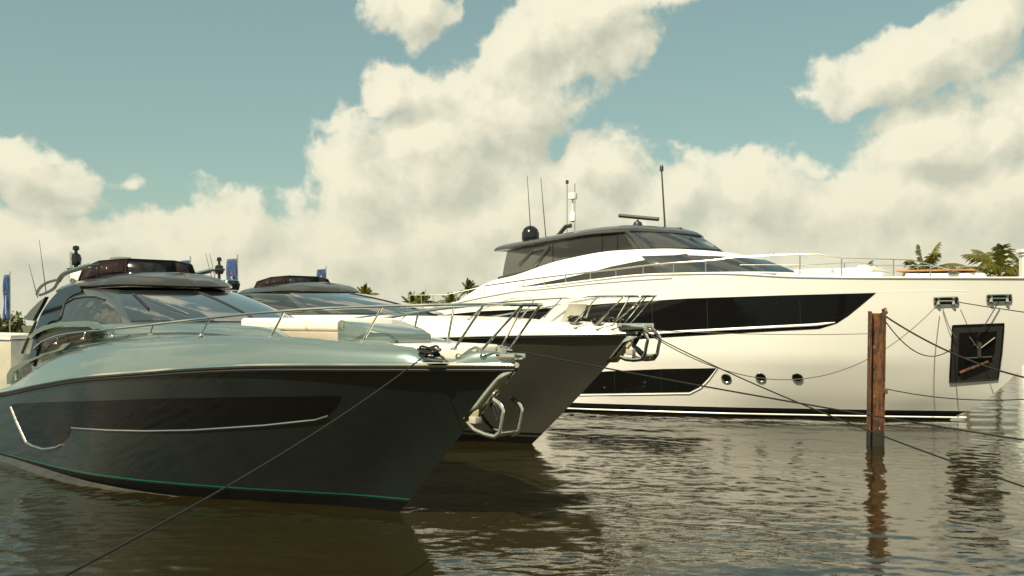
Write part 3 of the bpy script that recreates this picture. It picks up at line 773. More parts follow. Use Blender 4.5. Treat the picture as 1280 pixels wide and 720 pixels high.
MB().lathe([(0, 0), (.04, 0), (.04, .24), (.10, .26), (.13, .34), (.10, .48), (.035, .51), (.035, .6), (.07, .61), (.055, .7), (0, .72)], (p.x, p.y, p.z - .1), 14).build('searchlight', 'black_gloss', mb_)
MB().lathe([(0, -.12), (.24, -.1), (.28, .06), (.24, .15), (0, .2)], tuple(Bt.on(287, 358, 0, -2.7)), 18).build('radar_dome', 'black_gloss', rB)
for q in (((257, 317), (266, 352)), ((262, 317), (270, 352))):
    MB().tube(LB(0, -3.0, q), [0.005, 0.013], 6).build('whip_antenna', 'dark_grey', rB)
yrb = lambda x: max(hB.ys(x) - 0.32, 0.2)
def rpb(px): return Bt.plan(*px, yrb)
TB = Bt.on(818, 369, 1, 0)
topb = [rpb(q) for q in [(440, 398), (520, 388), (590, 381), (650, 376), (710, 372), (745, 370.5)]] + [Vector((TB.x - .2, -.26, 3.05)), Vector((TB.x - .04, -.12, 3.05)), Vector((TB.x, 0, 3.05))]
stanb = [(rpb(a), rpb(c)) for a, c in (((500, 402), (512, 389)), ((586, 400), (606, 380)), ((650, 399), (668, 375)), ((680, 397), (702, 373)))]
stanb += [(Vector((8.7, -.62, 2.53)), Vector((9.2, -.48, 3.04))), (Vector((9.1, -.42, 2.50)), Vector((TB.x - .45, -.34, 3.05))), (Vector((9.35, -.26, 2.48)), Vector((TB.x - .1, -.16, 3.05)))]
rail(Bt, topb, stanb, 0.019, rB)
slab(sym([(7.4, -.55), (8.6, -.34), (9.1, -.2)]), 2.40, 2.52, 0.03).build('foredeck_panel', 'cream_gelcoat', rB)
hp = MB().prism([(7.3, 2.5), (8.05, 2.5), (8.28, 2.92), (8.2, 2.95), (7.95, 2.88)], 1, -.28, .28); hp.build('open_hatch', 'cream_gelcoat', rB)
for sg in (-1, 1):
    cleat(8.62, sg * .50, 2.56, rB, 1.0); cleat(9.05, sg * .33, 2.54, rB, 0.8)
bx = MB(); bx.box(9.4, 10.05, -.16, -.11, 2.38, 2.54, 0.015); bx.box(9.4, 10.05, .11, .16, 2.38, 2.54, 0.015); bx.box(9.4, 10.0, -.11, .11, 2.37, 2.40, 0.006); bx.lathe([(.0, 0), (.09, 0), (.09, .09), (.04, .12), (0, .12)], (9.5, 0, 2.42), 14)
bx.build('bow_roller', 'chrome', rB)
stem_gear(Bt, rB, dict(stem=[(797, 420), (790, 428), (783, 437), (776, 446), (770, 453)], fluke=[(775, 446), (782, 449), (792, 450), (802, 449), (806, 443), (808, 432), (810, 424), (806, 417), (800, 412)],
                       shank=[(800, 414), (796, 424), (792, 432), (798, 438), (803, 443)], block=(788, 440)), 1.3)

# ------------------------------------------------------------------ the large white yacht
C = Boat('white_yacht', (11.35, 25.9), 32, 9.0); rC = C.root
tag(rC, 'large white motor yacht with black window bands and raised dark wheelhouse', 'yacht')
def ysC(x):
    s_ = 12.0 - x
    return 3.3 * (1 - max(0.0, 1 - s_ / 13.0) ** 2.3) if s_ > 0 else 0.0
hC = Hull(-14, [(-1, 8.2), (0, 9.0), (.2, 9.35), (.6, 9.94), (1.5, 10.78), (2.6, 11.5), (3.62, 12.0), (4.5, 12.4)],
          [(-14, 3.1), (-4, 3.2), (-.7, 3.1), (1.5, 2.7), (3.6, 2.2), (5.6, 1.5), (7.5, .80), (8.6, .32), (9.35, 0)],
          [(x, ysC(x)) for x in (-14, -6, -2, 0, 2, 4, 5.5, 7, 8, 9, 10, 10.8, 11.4, 11.8, 12.0)],
          [(-14, 2.6), (-6, 2.9), (-4.6, 3.08), (-3.45, 3.27), (-2, 3.47), (-.2, 3.66), (2.2, 3.83), (3.6, 3.83), (5.9, 3.70), (7.7, 3.66), (12, 3.62)], 0.25,
          [(0, .45), (1, 1.1)], n=100, rows=18, knuckle=(7 / 18, pchip([(0, .68), (.6, .72), (.85, .66), (.95, .55), (1, .45)])))
hC.topsides().build('hull', 'white_gelcoat', rC, angle=50)
hC.bottom().build('hull_bottom', 'antifouling', rC)
bvC = bvh_of(hC.half())
for sg in (-1, 1):
    f = (lambda r: r) if sg < 0 else flip
    MB().tube(f([(p.x, p.y - .012, .085) for p in hC.side[0]]), 0.022, 6).build('boot_stripe', 'white_gelcoat', rC)
    MB().tube(f([(p.x, p.y, p.z) for p in hC.sheer_row()]), 0.03, 6).build('gunwale', 'white_gelcoat', rC)
rows = [[], [], []]
for p in hC.sheer_row():
    for r, k, dz in zip(rows, (1, .6, 0), (-.02, .03, .06)): r.append((p.x, p.y * k, p.z + dz))
m = MB(); m.grid(rows); m.grid([flip(r) for r in rows]); m.build('deck', 'white_gelcoat', rC)
def cpoly(px, n=3): return [(p.x, p.z) for p in [C.hit(*q, bvC) for q in dense(px + [px[0]], n)[:-1]] if p]
def ctrim(px, r, mt, parent, name='window_trim', n=4, off=.012):
    T = [(p.x, p.y - off, p.z) for p in [C.hit(*q, bvC) for q in dense(px, n)] if p]
    for sg in (-1, 1): MB().tube(T if sg < 0 else flip(T), r, 6).build(name, mt, parent)
band = [(540, 395), (600, 389), (687, 385), (763, 379), (860, 373), (980, 369), (1095, 366), (1076, 382), (1060, 395), (1046, 404), (1024, 411), (930, 416), (843, 421), (780, 425), (700, 432), (560, 445)]
low = [(690, 470), (758, 464), (830, 461), (896, 460), (884, 474), (874, 484), (862, 490), (734, 492), (680, 493)]
for sg in (-1, 1):
    w = patch(bvC, cpoly(band), 0.4, 0.008, sg).build('saloon_window', 'window_glass', rC, angle=60)
    T = [(p.x, p.y - .02, p.z) for p in [C.hit(*q, bvC) for q in dense([(700, 425), (780, 419), (843, 415), (930, 410.5), (1020, 406), (1044, 403)], 4)] if p]
    MB().tube(T if sg < 0 else flip(T), [.035] * (len(T) - 3) + [.03, .02, .01], 8).build('window_sill', 'white_gelcoat', w)
    for xx in (815, 884, 1000):
        T = [(p.x, p.y - .012, p.z) for p in [C.hit(*q, bvC) for q in dense([(xx, 376), (xx + 1, 412)], 6)] if p]
        MB().tube(T if sg < 0 else flip(T), .007, 5).build('window_joint', 'dark_grey', w)
    w = patch(bvC, cpoly(low), 0.4, 0.008, sg).build('hull_window', 'window_glass', rC, angle=60)
    T = [(p.x, p.y - .012, p.z) for p in [C.hit(*q, bvC) for q in dense([(690, 495), (734, 494), (862, 492), (876, 485), (886, 475), (897, 460)], 4)] if p]
    MB().tube(T if sg < 0 else flip(T), .012, 6).build('window_sill', 'white_gelcoat', w)
for xx in (768, 826):
    ctrim([(xx, 465), (xx + 1, 489)], .006, 'dark_grey', rC, 'window_joint')
for (px, py) in ((908, 473), (951, 472), (997, 472)):
    c = C.hit(px, py, bvC)
    for sg in (-1, 1):
        poly = [(c.x + .118 * math.cos(t), c.z + .112 * math.sin(t)) for t in [2 * math.pi * k / 28 for k in range(28)]]
        w = patch(bvC, poly, 0.06, 0.01, sg).build('porthole', 'window_glass', rC)
        ring = []
        for q in poly + [poly[0]]:
            r = bvC.ray_cast(Vector((q[0], -12, q[1])), Vector((0, 1, 0))); ring.append((r[0].x, r[0].y - .012, r[0].z))
        MB().tube(ring if sg < 0 else flip(ring), .018, 6).build('porthole_rim', 'steel', w)
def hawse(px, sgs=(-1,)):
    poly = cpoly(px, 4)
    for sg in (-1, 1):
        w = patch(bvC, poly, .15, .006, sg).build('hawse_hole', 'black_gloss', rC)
        T = [(p.x, p.y - .012, p.z) for p in [C.hit(*q, bvC) for q in dense(px + [px[0]], 4)] if p]
        MB().tube(T if sg < 0 else flip(T), .026, 8).build('hawse_rim', 'chrome', w)
        a, c = C.hit(px[0][0] + 5, (px[0][1] + px[2][1]) / 2, bvC), C.hit(px[1][0] - 5, (px[0][1] + px[2][1]) / 2, bvC)
        for p in (a, c): MB().lathe([(0, -.08), (.05, -.08), (.035, -.02), (.035, .02), (.05, .08), (0, .08)], (p.x, (p.y - .03) * -sg, p.z), 12).build('fairlead_roller', 'chrome', w)
        MB().tube([(a.x, (a.y - .03) * -sg, a.z), (c.x, (c.y - .03) * -sg, c.z)], .025, 8).build('fairlead_bar', 'chrome', w)
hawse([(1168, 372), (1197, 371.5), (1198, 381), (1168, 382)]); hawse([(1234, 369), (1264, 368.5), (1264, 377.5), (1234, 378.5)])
pk = [(1191, 407), (1255, 404.5), (1252, 440), (1247, 474), (1187, 478), (1189, 440)]
for sg in (-1, 1):
    w = patch(bvC, cpoly(pk, 4), .15, .007, sg).build('anchor_pocket', 'dark_grey', rC)
    pin = [(1199, 416), (1246, 414), (1243, 440), (1238, 452), (1197, 470), (1198, 440)]
    patch(bvC, cpoly(pin, 4), .15, .013, sg).build('pocket_plate', 'black_gloss', w)
    T = [(p.x, p.y - .016, p.z) for p in [C.hit(*q, bvC) for q in dense(pk + [pk[0]], 4)] if p]
    MB().tube(T if sg < 0 else flip(T), .02, 6).build('pocket_rim', 'black_gloss', w)
    fs = (lambda r: r) if sg < 0 else flip
    def seg(a, c, r, nm, mt='steel'):
        T = [(p.x, p.y - .05, p.z) for p in [C.hit(*q, bvC) for q in dense([a, c], 4)] if p]
        MB().tube(fs(T), r, 8, flat=1.2).build(nm, mt, w)
    seg((1224, 428), (1224, 446), .04, 'anchor_shank'); seg((1224, 437), (1212, 421), .014, 'anchor_arm'); seg((1224, 437), (1244, 422), .014, 'anchor_arm')
    seg((1200, 466), (1236, 452), .03, 'anchor_crown', 'rusty_steel')
    seg((1206, 448), (1240, 446), .02, 'anchor_bar', 'dark_grey')
# soft moulding lines along the topsides
for px, r in (([(618, 366), (677, 361), (740, 354), (790, 350), (840, 347)], .03), ([(600, 387), (640, 372), (665, 371.5)], .02), ([(1000, 364.5), (1100, 364.5), (1212, 363.5)], .008)):
    T = [(p.x, p.y + .004, p.z) for p in [C.hit(*q, bvC) for q in dense(px, 6)] if p]
    for sg in (-1, 1): MB().tube(T if sg < 0 else flip(T), r, 8).build('moulding', 'white_gelcoat', rC)
# deckhouse
hs = wrap([(-13, -2.6, 2.4), (-5.5, -2.62, 2.8), (-3, -2.62, 3.30), (0, -2.58, 3.62), (2.0, -2.42, 3.84), (3.3, -1.95, 3.86), (4.4, -1.2, 3.88), (5.1, 0, 3.90)],
          [(-12.5, -2.35, 2.8), (-5.2, -2.4, 3.1), (-4.3, -2.4, 3.50), (-3.7, -2.4, 3.78), (-2.88, -2.4, 3.93), (-1.22, -2.4, 4.35), (.6, -2.33, 4.58), (1.9, -2.05, 4.60), (2.8, -1.5, 4.56), (3.5, -.8, 4.49), (3.75, 0, 4.46)], 81, 14, 0.03)
hsm = rows_to_mb(hs); hsm.build('deckhouse', 'white_gelcoat', rC, angle=50); bvh_s = bvh_of(hsm)
poly = [C.hit(*q, bvh_s) for q in dense([(640, 360), (665, 356), (700, 349), (735, 341), (765, 333), (800, 326), (835, 320), (858, 317.5), (872, 326), (884, 338), (840, 340), (800, 343), (740, 349), (690, 355), (640, 360)], 3)[:-1]]
poly = [(p.x, p.z) for p in poly if p]
for sg in (-1, 1): patch(bvh_s, poly, .2, .012, sg).build('deckhouse_window', 'cabin_glass', rC, angle=60)
for u0, u1 in ((.395, .498), (.502, .605)): MB().grid(sub_rows(hs, u0, u1, .08, .74, .014)).build('deckhouse_windscreen', 'screen_glass', rC)
# wheelhouse
ph = wrap([(-3.4, -2.15, 3.86), (-2.7, -2.15, 3.96), (-1.6, -2.15, 4.18), (0, -2.12, 4.46), (1.3, -2.05, 4.58), (2.1, -1.5, 4.60), (2.7, -.8, 4.60), (2.9, 0, 4.60)],
          [(-3.3, -2.0, 4.74), (-2.6, -2, 4.86), (-1.6, -2, 5.02), (-.3, -1.98, 5.18), (.75, -1.9, 5.16), (1.4, -1.5, 5.14), (1.9, -.8, 5.12), (2.1, 0, 5.12)], 61, 12, 0.02)
phm = rows_to_mb(ph); phm.build('wheelhouse', 'wheelhouse_glass', rC, angle=50); bvp = bvh_of(phm)
def on_ph(px, r, name, mt, n=4, bv=None, off=.02):
    T = [(p.x, p.y - off, p.z) for p in [C.hit(*q, bv or bvp) for q in dense(px, n)] if p]
    if len(T) < 2: return
    for sg in (-1, 1): MB().tube(T if sg < 0 else flip(T), r, 6).build(name, mt, rC)
on_ph([(649, 332), (667, 313)], .05, 'pillar', 'roof_metal'); on_ph([(668, 334), (687, 309)], .06, 'pillar', 'roof_metal'); on_ph([(667, 313), (687, 309)], .05, 'pillar', 'roof_metal')
on_ph([(753, 293), (753, 316)], .012, 'window_joint', 'black_gloss'); on_ph([(772, 290), (772, 314)], .012, 'window_joint', 'black_gloss'); on_ph([(691, 305), (692, 332)], .012, 'window_joint', 'black_gloss')
for sg in (-1, 1):
    f = (lambda r: r) if sg < 0 else flip
    MB().tube(f([(.72, -1.96, 5.16), (1.05, -2.07, 4.88), (1.36, -2.12, 4.60)]), .06, 8).build('pillar', 'roof_metal', rC)
    MB().tube(f([(-3.45, -2.22, 3.84), (-2.7, -2.22, 3.97), (-1.6, -2.22, 4.19), (-1.0, -2.2, 4.30)]), [.10, .09, .06, .02], 8).build('sill', 'roof_metal', rC)
for u0, u1 in ((.30, .498), (.502, .70)): MB().grid(sub_rows(ph, u0, u1, .05, .95, .012)).build('wheelhouse_windscreen', 'screen_glass', rC)
for y in (-.7, .5): MB().tube([(2.75 - abs(y) * .2, y, 4.66), (2.2, y - .1, 5.0)], .02, 6).build('wiper', 'black_rubber', rC)
rz = pchip([(-3.75, 4.73), (-1.72, 4.95), (-.2, 5.10), (.8, 5.12), (2.3, 5.07)])
roof_mb([(-3.75, -2.08), (-1.7, -2.14), (0, -2.12), (.8, -1.98), (1.45, -1.5), (2.0, -.8), (2.25, 0)], rz, .20, .10, .25).build('wheelhouse_roof', 'roof_metal', rC, angle=50)
# mast and aerials
rd = MB().lathe([(0, 0), (.15, 0), (.15, .12), (.12, .2), (.05, .24), (0, .3)], (.17, 0, 5.40), 18).build('radar_pedestal', 'dark_grey', rC)
p0, p1 = C.on(774, 269.5, 1, 0), C.on(823, 274, 1, 0)
MB().tube([p0, p1], .075, 8, flat=.8).build('radar_scanner', 'dark_grey', rd)
MB().lathe([(0, 0), (.24, 0), (.28, .08), (.28, .28), (.22, .42), (.12, .5), (0, .53)], (-3.19, -.8, 5.08), 22).build('satellite_dome', 'black_gloss', rC)
mc = MB()
for dx in (-.12, .16): mc.tube([(-2.18 + dx, 0, 5.1), (-2.18 + dx, 0, 6.95)], .018, 6)
mc = mc.build('mast', 'steel', rC)
MB().lathe([(0, 0), (.06, .02), (.10, .04), (.10, .26), (.05, .34), (.025, .36), (.025, .72), (.14, .74), (.15, .82), (.14, .93), (.05, .96), (0, .97)], (-2.1, 0, 5.72), 16).build('mast_light', 'white_gelcoat', mc)
MB().tube([(-2.75, 0, 5.2), (-2.35, 0, 5.6), (-2.15, 0, 5.62)], .07, 8).build('mast_bracket', 'dark_grey', mc)
MB().lathe([(0, 0), (.05, .02), (.05, .12), (0, .14)], (-2.3, 0, 6.95), 10).build('mast_lamp', 'dark_grey', mc)
MB().tube(LC0 if False else [C.on(664, 300, 1, 0), C.on(659, 220, 1, 0)], [.018, .008], 6).build('whip_antenna', 'dark_grey', rC)
MB().tube([C.on(683, 305, 1, 0), C.on(676, 222, 1, 0)], [.018, .008], 6).build('whip_antenna', 'dark_grey', rC)
pa = MB().tube([C.on(831.5, 288, 1, 0), C.on(827, 212, 1, 0)], [.03, .022], 6).build('pole_antenna', 'dark_grey', rC)
MB().lathe([(0, 0), (.06, 0), (.06, .13), (.03, .2), (0, .2)], tuple(C.on(827, 214, 1, 0)), 10).build('pole_lamp', 'dark_grey', pa)
# rails
yrc = lambda x: max(ysC(x) - .22, .25)
def rpc(px): return C.plan(*px, yrc)
tp = [rpc(q) for q in [(606, 357.5), (643, 352), (680, 347), (725, 341.5), (770, 336.5), (806, 332), (842, 328.5), (882, 326), (925, 321)]]
for sg in (-1, 1):
    f = (lambda r: r) if sg < 0 else flip
    ro = MB().tube(f([tuple(p) for p in resample(tp, 40)]), .022, 8).build('side_rail', 'steel', rC)
    for tx, ty, bx_, by in ((606, 358, 606, 368), (629, 354, 629, 364), (654, 350.5, 654, 361), (680, 347, 680, 357), (707, 344, 707, 354), (738, 340, 738, 350), (770, 336.5, 770, 347), (804, 332, 804, 343), (842, 328.5, 842, 341), (882, 326, 882, 341)):
        a = rpc((bx_, by)); c = rpc((tx, ty)); a.z = min(a.z, hC.zs(a.x) - .0)
        MB().tube(f([tuple(a), (a.x, c.y, c.z)]), .016, 6).build('stanchion', 'steel', ro)
    bp = [rpc(q) for q in [(925, 321), (975, 318.5), (1021, 317.5), (1052, 322.5), (1090, 323.5), (1140, 325), (1190, 337)]]
    ro = MB().tube(f([tuple(p) for p in bp]), .014, 8).build('bow_rail', 'steel', rC)
    for tx, ty, by in ((1000, 318, 347), (1052, 322.5, 347), (1117, 324.5, 347), (1163, 331, 347)):
        a = rpc((tx, by)); c = rpc((tx, ty)); MB().tube(f([tuple(a), tuple(c)]), .018, 6).build('stanchion', 'steel', ro)
    MB().tube(f([tuple(rpc(q)) for q in [(925, 331), (1000, 331), (1052, 335)]]), .006, 6).build('rail_wire', 'steel', ro)
# foredeck lounge and wood-topped bow seat
slab(sym([(4.9, -1.55), (6.6, -1.4), (7.6, -1.1)]), 3.66, 3.84, .06).build('foredeck_base', 'white_gelcoat', rC)
for i in range(2): MB().box(5.3 + i * 1.05, 6.3 + i * 1.05, -1.15, 1.15, 3.845, 3.97, .05).build('lounge_cushion', 'cushion', rC)
MB().box(6.9, 7.2, -.9, .9, 3.85, 4.05, .06).build('lounge_backrest', 'cushion', rC)
slab(sym([(8.1, -.95), (9.6, -.55), (9.9, -.2)]), 3.64, 3.80, .06).build('bow_seat', 'white_gelcoat', rC)
slab(sym([(7.9, -1.0), (9.7, -.58)]), 3.845, 3.885, .012).build('bow_seat_top', 'teak', rC)
for x in (8.2, 9.1): MB().box(x, x + .25, -.85, .7, 3.79, 3.844, .01).build('seat_support', 'dark_grey', rC)

# ------------------------------------------------------------------ steel piling and mooring lines
def P3(px, py, Y): return Vector(((px - 640) / FOC * Y, Y, EYE - (py - HOR) / FOC * Y))
pc = P3(1094, 388, 20.6)
pm = MB(); W, T_, D = .15, .022, .15
for y in (-D, D - T_): pm.box(-W, W, y, y + T_, -3, 2.78)
pm.box(-.012, .012, -D + T_ + .001, D - T_ - .001, -3, 2.74)
po = pm.build('steel_piling', 'rusty_steel', smooth=False); po.location = (pc.x, pc.y, 0); po.rotation_euler = (R(.4), R(-1.8), R(82))
tag(po, 'rusty steel beam piling standing in the water before the white yacht', 'piling')
MB().tube([(-.10, -.16, 2.74), (-.04, -.15, 2.83), (.05, -.13, 2.80)], .035, 8).build('mooring_hook', 'rusty_steel', po)
MB().box(-.215, -.17, -.19, -.1, 1.1, 1.2, .01).build('bracket', 'rusty_steel', po)
def rope(name, a, c, sag, r, mt, label, via=None, n=40):
    a, c = Vector(a), Vector(c); pts = []
    for i in range(n + 1):
        t = i / n; p = a.lerp(c, t); p.z -= 4 * sag * t * (1 - t); pts.append(p - a)
    o = MB().tube(pts, r, 6).build(name, mt); o.location = a
    return tag(o, label, 'rope', 'mooring lines')
rope('mooring_rope', A.world((8.35, -.66, 2.19)), P3(-40, 782, 5.2), .12, .009, 'rope_dark', 'dark mooring rope crossing the green hull, from its bow cleat to the lower left')
rope('mooring_rope', A.world((9.25, .05, 2.22)), P3(1500, 583, 10.0), .05, .010, 'rope_dark', 'long dark line from the green yacht bow tip across to the right edge')
bt = Bt.world((9.95, -.1, 2.42))
rope('mooring_rope', bt, P3(1172, 381, C.world(C.hit(1172, 381, bvC)).y - .15), 1.36, .010, 'rope_light', 'slack sagging line between the grey yacht bow and the white yacht hawse hole')
rope('mooring_rope', bt, P3(1420, 655, 9.0), .16, .010, 'rope_dark', 'line dropping straight from the grey yacht bow over the portholes into the foreground')
pt = Vector((pc.x, pc.y, 0))
rope('mooring_rope', bt, pt + Vector((-.1, -.1, 2.32)), .05, .008, 'rope_light', 'thin level line from the grey yacht bow to the piling')
rope('mooring_rope', pt + Vector((.1, -.05, 2.74)), P3(1420, 486, 17), .42, .018, 'rope_dark', 'thick dark rope from the piling top down to the right edge')
rope('mooring_rope', pt + Vector((.12, -.05, 2.68)), C.world(C.hit(1192, 434, bvC)) + Vector((-.05, -.1, 0)), .48, .012, 'rope_dark', 'slack loop from the piling top to the white yacht anchor pocket')
rope('mooring_rope', pt + Vector((.2, -.1, 1.18)), P3(1420, 479, 17), .26, .011, 'rope_dark', 'line from halfway up the piling to the right, just above the waterline')
h1 = C.world(C.hit(1197, 378, bvC)) + Vector((0, -.1, 0)); h2 = C.world(C.hit(1246, 377, bvC)) + Vector((0, -.1, 0))
rope('mooring_rope', h1, P3(1420, 407, 19), .03, .012, 'rope_dark', 'line leaving the left hawse hole of the white bow for the right edge')
rope('mooring_rope', C.world(C.hit(1175, 381, bvC)) + Vector((0, -.1, 0)), C.world(C.hit(1193, 422, bvC)) + Vector((0, -.1, 0)), .12, .010, 'rope_light', 'thin line hanging from the left hawse hole to the anchor pocket')
rope('mooring_rope', h2, C.world(C.hit(1219, 421, bvC)) + Vector((0, -.1, 0)), .02, .012, 'rope_dark', 'short line from the right hawse hole down to the anchor pocket')

# ------------------------------------------------------------------ far bank: palms, shrubs, post
def frond(m, o, az, el, L, droop, wd, wind, n=13):
    """arched rib with hanging leaflets on both sides"""
    d = Vector((math.cos(az), math.sin(az), 0)); pts = []
    for i in range(n + 1):
        t = i / n; h = L * t * math.cos(el) * (1 - .15 * t); z = L * t * math.sin(el) - droop * L * t * t
        pts.append(o + d * h + Vector((wind.x * t * t * L, wind.y * t * t * L, z)))
    m.tube(pts, [.035 * (1 - .8 * i / n) + .006 for i in range(n + 1)], 4, cap=False)
    side = Vector((-d.y, d.x, 0))
    K = 38
    for k in range(K):
        t = .12 + .88 * k / K; f = t * n; i = min(n - 1, int(f)); p = pts[i].lerp(pts[i + 1], f - i); tg = (pts[i + 1] - pts[i]).normalized()
        ll = wd * math.sin(math.pi * min(1, .18 + t * .8)) * random.uniform(.8, 1.15)
        for sg in (-1, 1):
            out = (side * sg * random.uniform(.6, .95) + tg * .65 + Vector((wind.x * .7, wind.y * .7, -random.uniform(.25, .75)))).normalized()
            a = p + tg * .05; e = p + out * ll + Vector((0, 0, -.22 * ll)); md = p + out * ll * .5; w_ = .05 * ll + .012
            m.add([p - tg * w_ * .5, a, md + tg * w_, e, md - tg * w_], [(0, 1, 2, 4), (2, 3, 4)])
def palm(x, y, z0, h, L, n, label, wind=(0, 0), mt='frond_green', lean=.05, group='palms on the far bank', droop=.55):
    rt = empty('palm_tree', (x, y, z0)); tag(rt, label, 'palm tree', group)
    m = MB(); pts = [Vector((lean * h * (i / 10) ** 2, 0, h * i / 10)) for i in range(11)]
    m.tube(pts, [.19 - .07 * i / 10 + (.008 if i % 2 else 0) for i in range(11)], 10); m.build('trunk', 'trunk_bark', rt)
    c = MB(); o = pts[-1]; wv = Vector((*wind, 0))
    for k in range(n):
        az = 2.399 * k + random.uniform(-.2, .2); el = R(84 - 100 * ((k + .5) / n) ** 1.1) + random.uniform(-.1, .1)
        frond(c, o, az, el, L * random.uniform(.85, 1.1), droop * random.uniform(.8, 1.2), L * .19, wv)
    c.build('crown', mt, rt, smooth=False)
    return rt
palm((1158 - 640) / FOC * 72, 72, .9, 5.0, 3.9, 11, 'windblown palm in the middle, left of the two tall right hand palms', (.12, .05), lean=-.03, droop=.45)
palm((1248 - 640) / FOC * 62, 62, .9, 4.3, 4.6, 14, 'largest palm at the right edge beside the white post', (-.16, .1), lean=.02, droop=.45)
palm((1208 - 640) / FOC * 66, 66, .9, 3.6, 3.5, 11, 'low drooping palm just left of the largest palm', (-.10, .0), 'frond_green', droop=.5)
palm((1285 - 640) / FOC * 70, 70, .9, 4.6, 3.6, 12, 'palm half cut by the right edge behind the white post', (-.14, .0), 'frond_dark', droop=.45)
palm((1076 - 640) / FOC * 82, 82, .9, 5.4, 2.2, 11, 'small palm crown rising behind the white yacht foredeck', (.2, 0), 'frond_dark')
palm((453 - 640) / FOC * 88, 88, .9, 3.8, 1.8, 15, 'single green palm just right of the grey yacht roof', (0, 0), droop=.4)
palm((513 - 640) / FOC * 84, 84, .9, 2.9, 1.9, 16, 'dark bushy palm at the left of the small far group', (0, 0), 'frond_dark', droop=.4)
palm((526 - 640) / FOC * 80, 80, .9, 3.1, 1.5, 14, 'thin palm right of the dark bushy palm', (0, 0), 'frond_green', droop=.4)
palm((562 - 640) / FOC * 84, 84, .9, 3.2, 1.6, 15, 'yellow green palm left of the tallest far palm', (0, 0), 'frond_green', droop=.4)
palm((583 - 640) / FOC * 82, 82, .9, 4.1, 1.6, 14, 'tallest dark palm nearest to the white yacht stern', (.1, 0), 'frond_dark', droop=.35)
def shrub(x, y, w, h, label, n=700):
    m = MB()
    lob = [(random.uniform(-.7, .7) * w, random.uniform(-.4, .4) * w, random.uniform(.35, .75) * h, random.uniform(.35, .6)) for _ in range(9)]
    for k in range(n):
        cx, cy, cz, r = random.choice(lob); v = Vector((random.gauss(0, 1), random.gauss(0, 1), random.gauss(0, 1))).normalized() * random.uniform(.5, 1.0)
        p = Vector((cx + v.x * r * w * .6, cy + v.y * r * w * .6, max(.05, cz + v.z * r * h * .6)))
        a = Vector((random.gauss(0, 1), random.gauss(0, 1), random.gauss(0, 1))).normalized(); c = a.cross(v).normalized(); s_ = random.uniform(.12, .26)
        m.add([p - a * s_, p + c * s_ * .5, p + a * s_, p - c * s_ * .5], [(0, 1, 2, 3)])
    o = m.build('shrub', 'shrub_leaf', smooth=False); o.location = (x, y, .88); tag(o, label, 'shrub', 'shrubs on the far bank')
shrub((540 - 640) / FOC * 80, 80, 3.2, 3.4, 'round dark shrub between the thin palm and the gangway rail')
shrub((592 - 640) / FOC * 83, 83, 2.6, 3.2, 'shrub nearest the white yacht stern')
shrub((486 - 640) / FOC * 85, 85, 2.6, 2.7, 'low shrub left of the small palm group')
shrub((503 - 640) / FOC * 82, 82, 2.4, 3.4, 'shrub at the foot of the dark bushy palm')
shrub((574 - 640) / FOC * 80, 80, 2.8, 3.4, 'shrub at the foot of the tallest far palm')
shrub((455 - 640) / FOC * 90, 90, 2.2, 3.6, 'shrub under the single green palm')
shrub((2 - 640) / FOC * 62, 62, 1.6, 2.2, 'shrub at the left edge behind the blue banner')
ps = MB(); X = (1281 - 640) / FOC * 55
ps.box(-.22, .22, -.22, .22, 0, 6.3, .02); ps.box(-.34, .34, -.34, .34, 6.303, 6.5, .03); ps.box(-.28, .28, -.28, .28, 6.15, 6.26, .02); ps.box(-.32, .32, -.32, .32, -1.5, .5, .02)
o = ps.build('white_post', 'white_gelcoat', smooth=False); o.location = (X, 55, 0); tag(o, 'tall white square post with a cap at the right edge', 'post')

# ------------------------------------------------------------------ blue feather banners
def banner(px0, px1, pyt, pyb, Y, label, marks=True):
    a = P3(px1, pyt, Y); w = (px1 - px0) / FOC * Y; hgt = (pyb - pyt) / FOC * Y
    rt = empty('feather_banner', (a.x, Y, 0)); tag(rt, label, 'banner', 'blue banners on poles')
    MB().tube([(0, 0, .9), (0, 0, a.z + .15)], .03, 6).build('pole', 'steel', rt)
    rows = []
    for i in range(15):
        z = a.z - hgt * i / 14
        rows.append([(-w * j / 6, .06 * math.sin(j * 1.4 + i * .7), z - .08 * j / 6 * w) for j in range(7)])
    fl = MB().grid(rows).build('flag', 'banner_blue', rt, solid=.01)
    if marks:
        zig = [(-w * (.42 + .16 * (i % 2)), -.085, a.z - hgt * (.46 + .034 * i)) for i in range(13)]
        MB().tube(zig, w * .035, 5).build('flag_mark', 'banner_mark', fl)
        MB().tube([(-w * .5, -.085, a.z - hgt * .36), (-w * .5, -.085, a.z - hgt * .41)], w * .07, 6).build('flag_spot', 'banner_red', fl)
    return rt
banner(4, 12.5, 343, 400, 48, 'tall blue banner at the far left edge')
banner(283, 297, 323, 372, 42, 'blue banner between the two dark yachts with white mark')
banner(396, 407.5, 336, 356, 50, 'small blue banner showing above the grey yacht roof')
banner(111, 122, 334, 352, 56, 'small blue banner glimpsed beside the roof bar of the green yacht')
banner(224, 238, 325, 352, 40, 'blue banner seen through the smoked wind deflector')

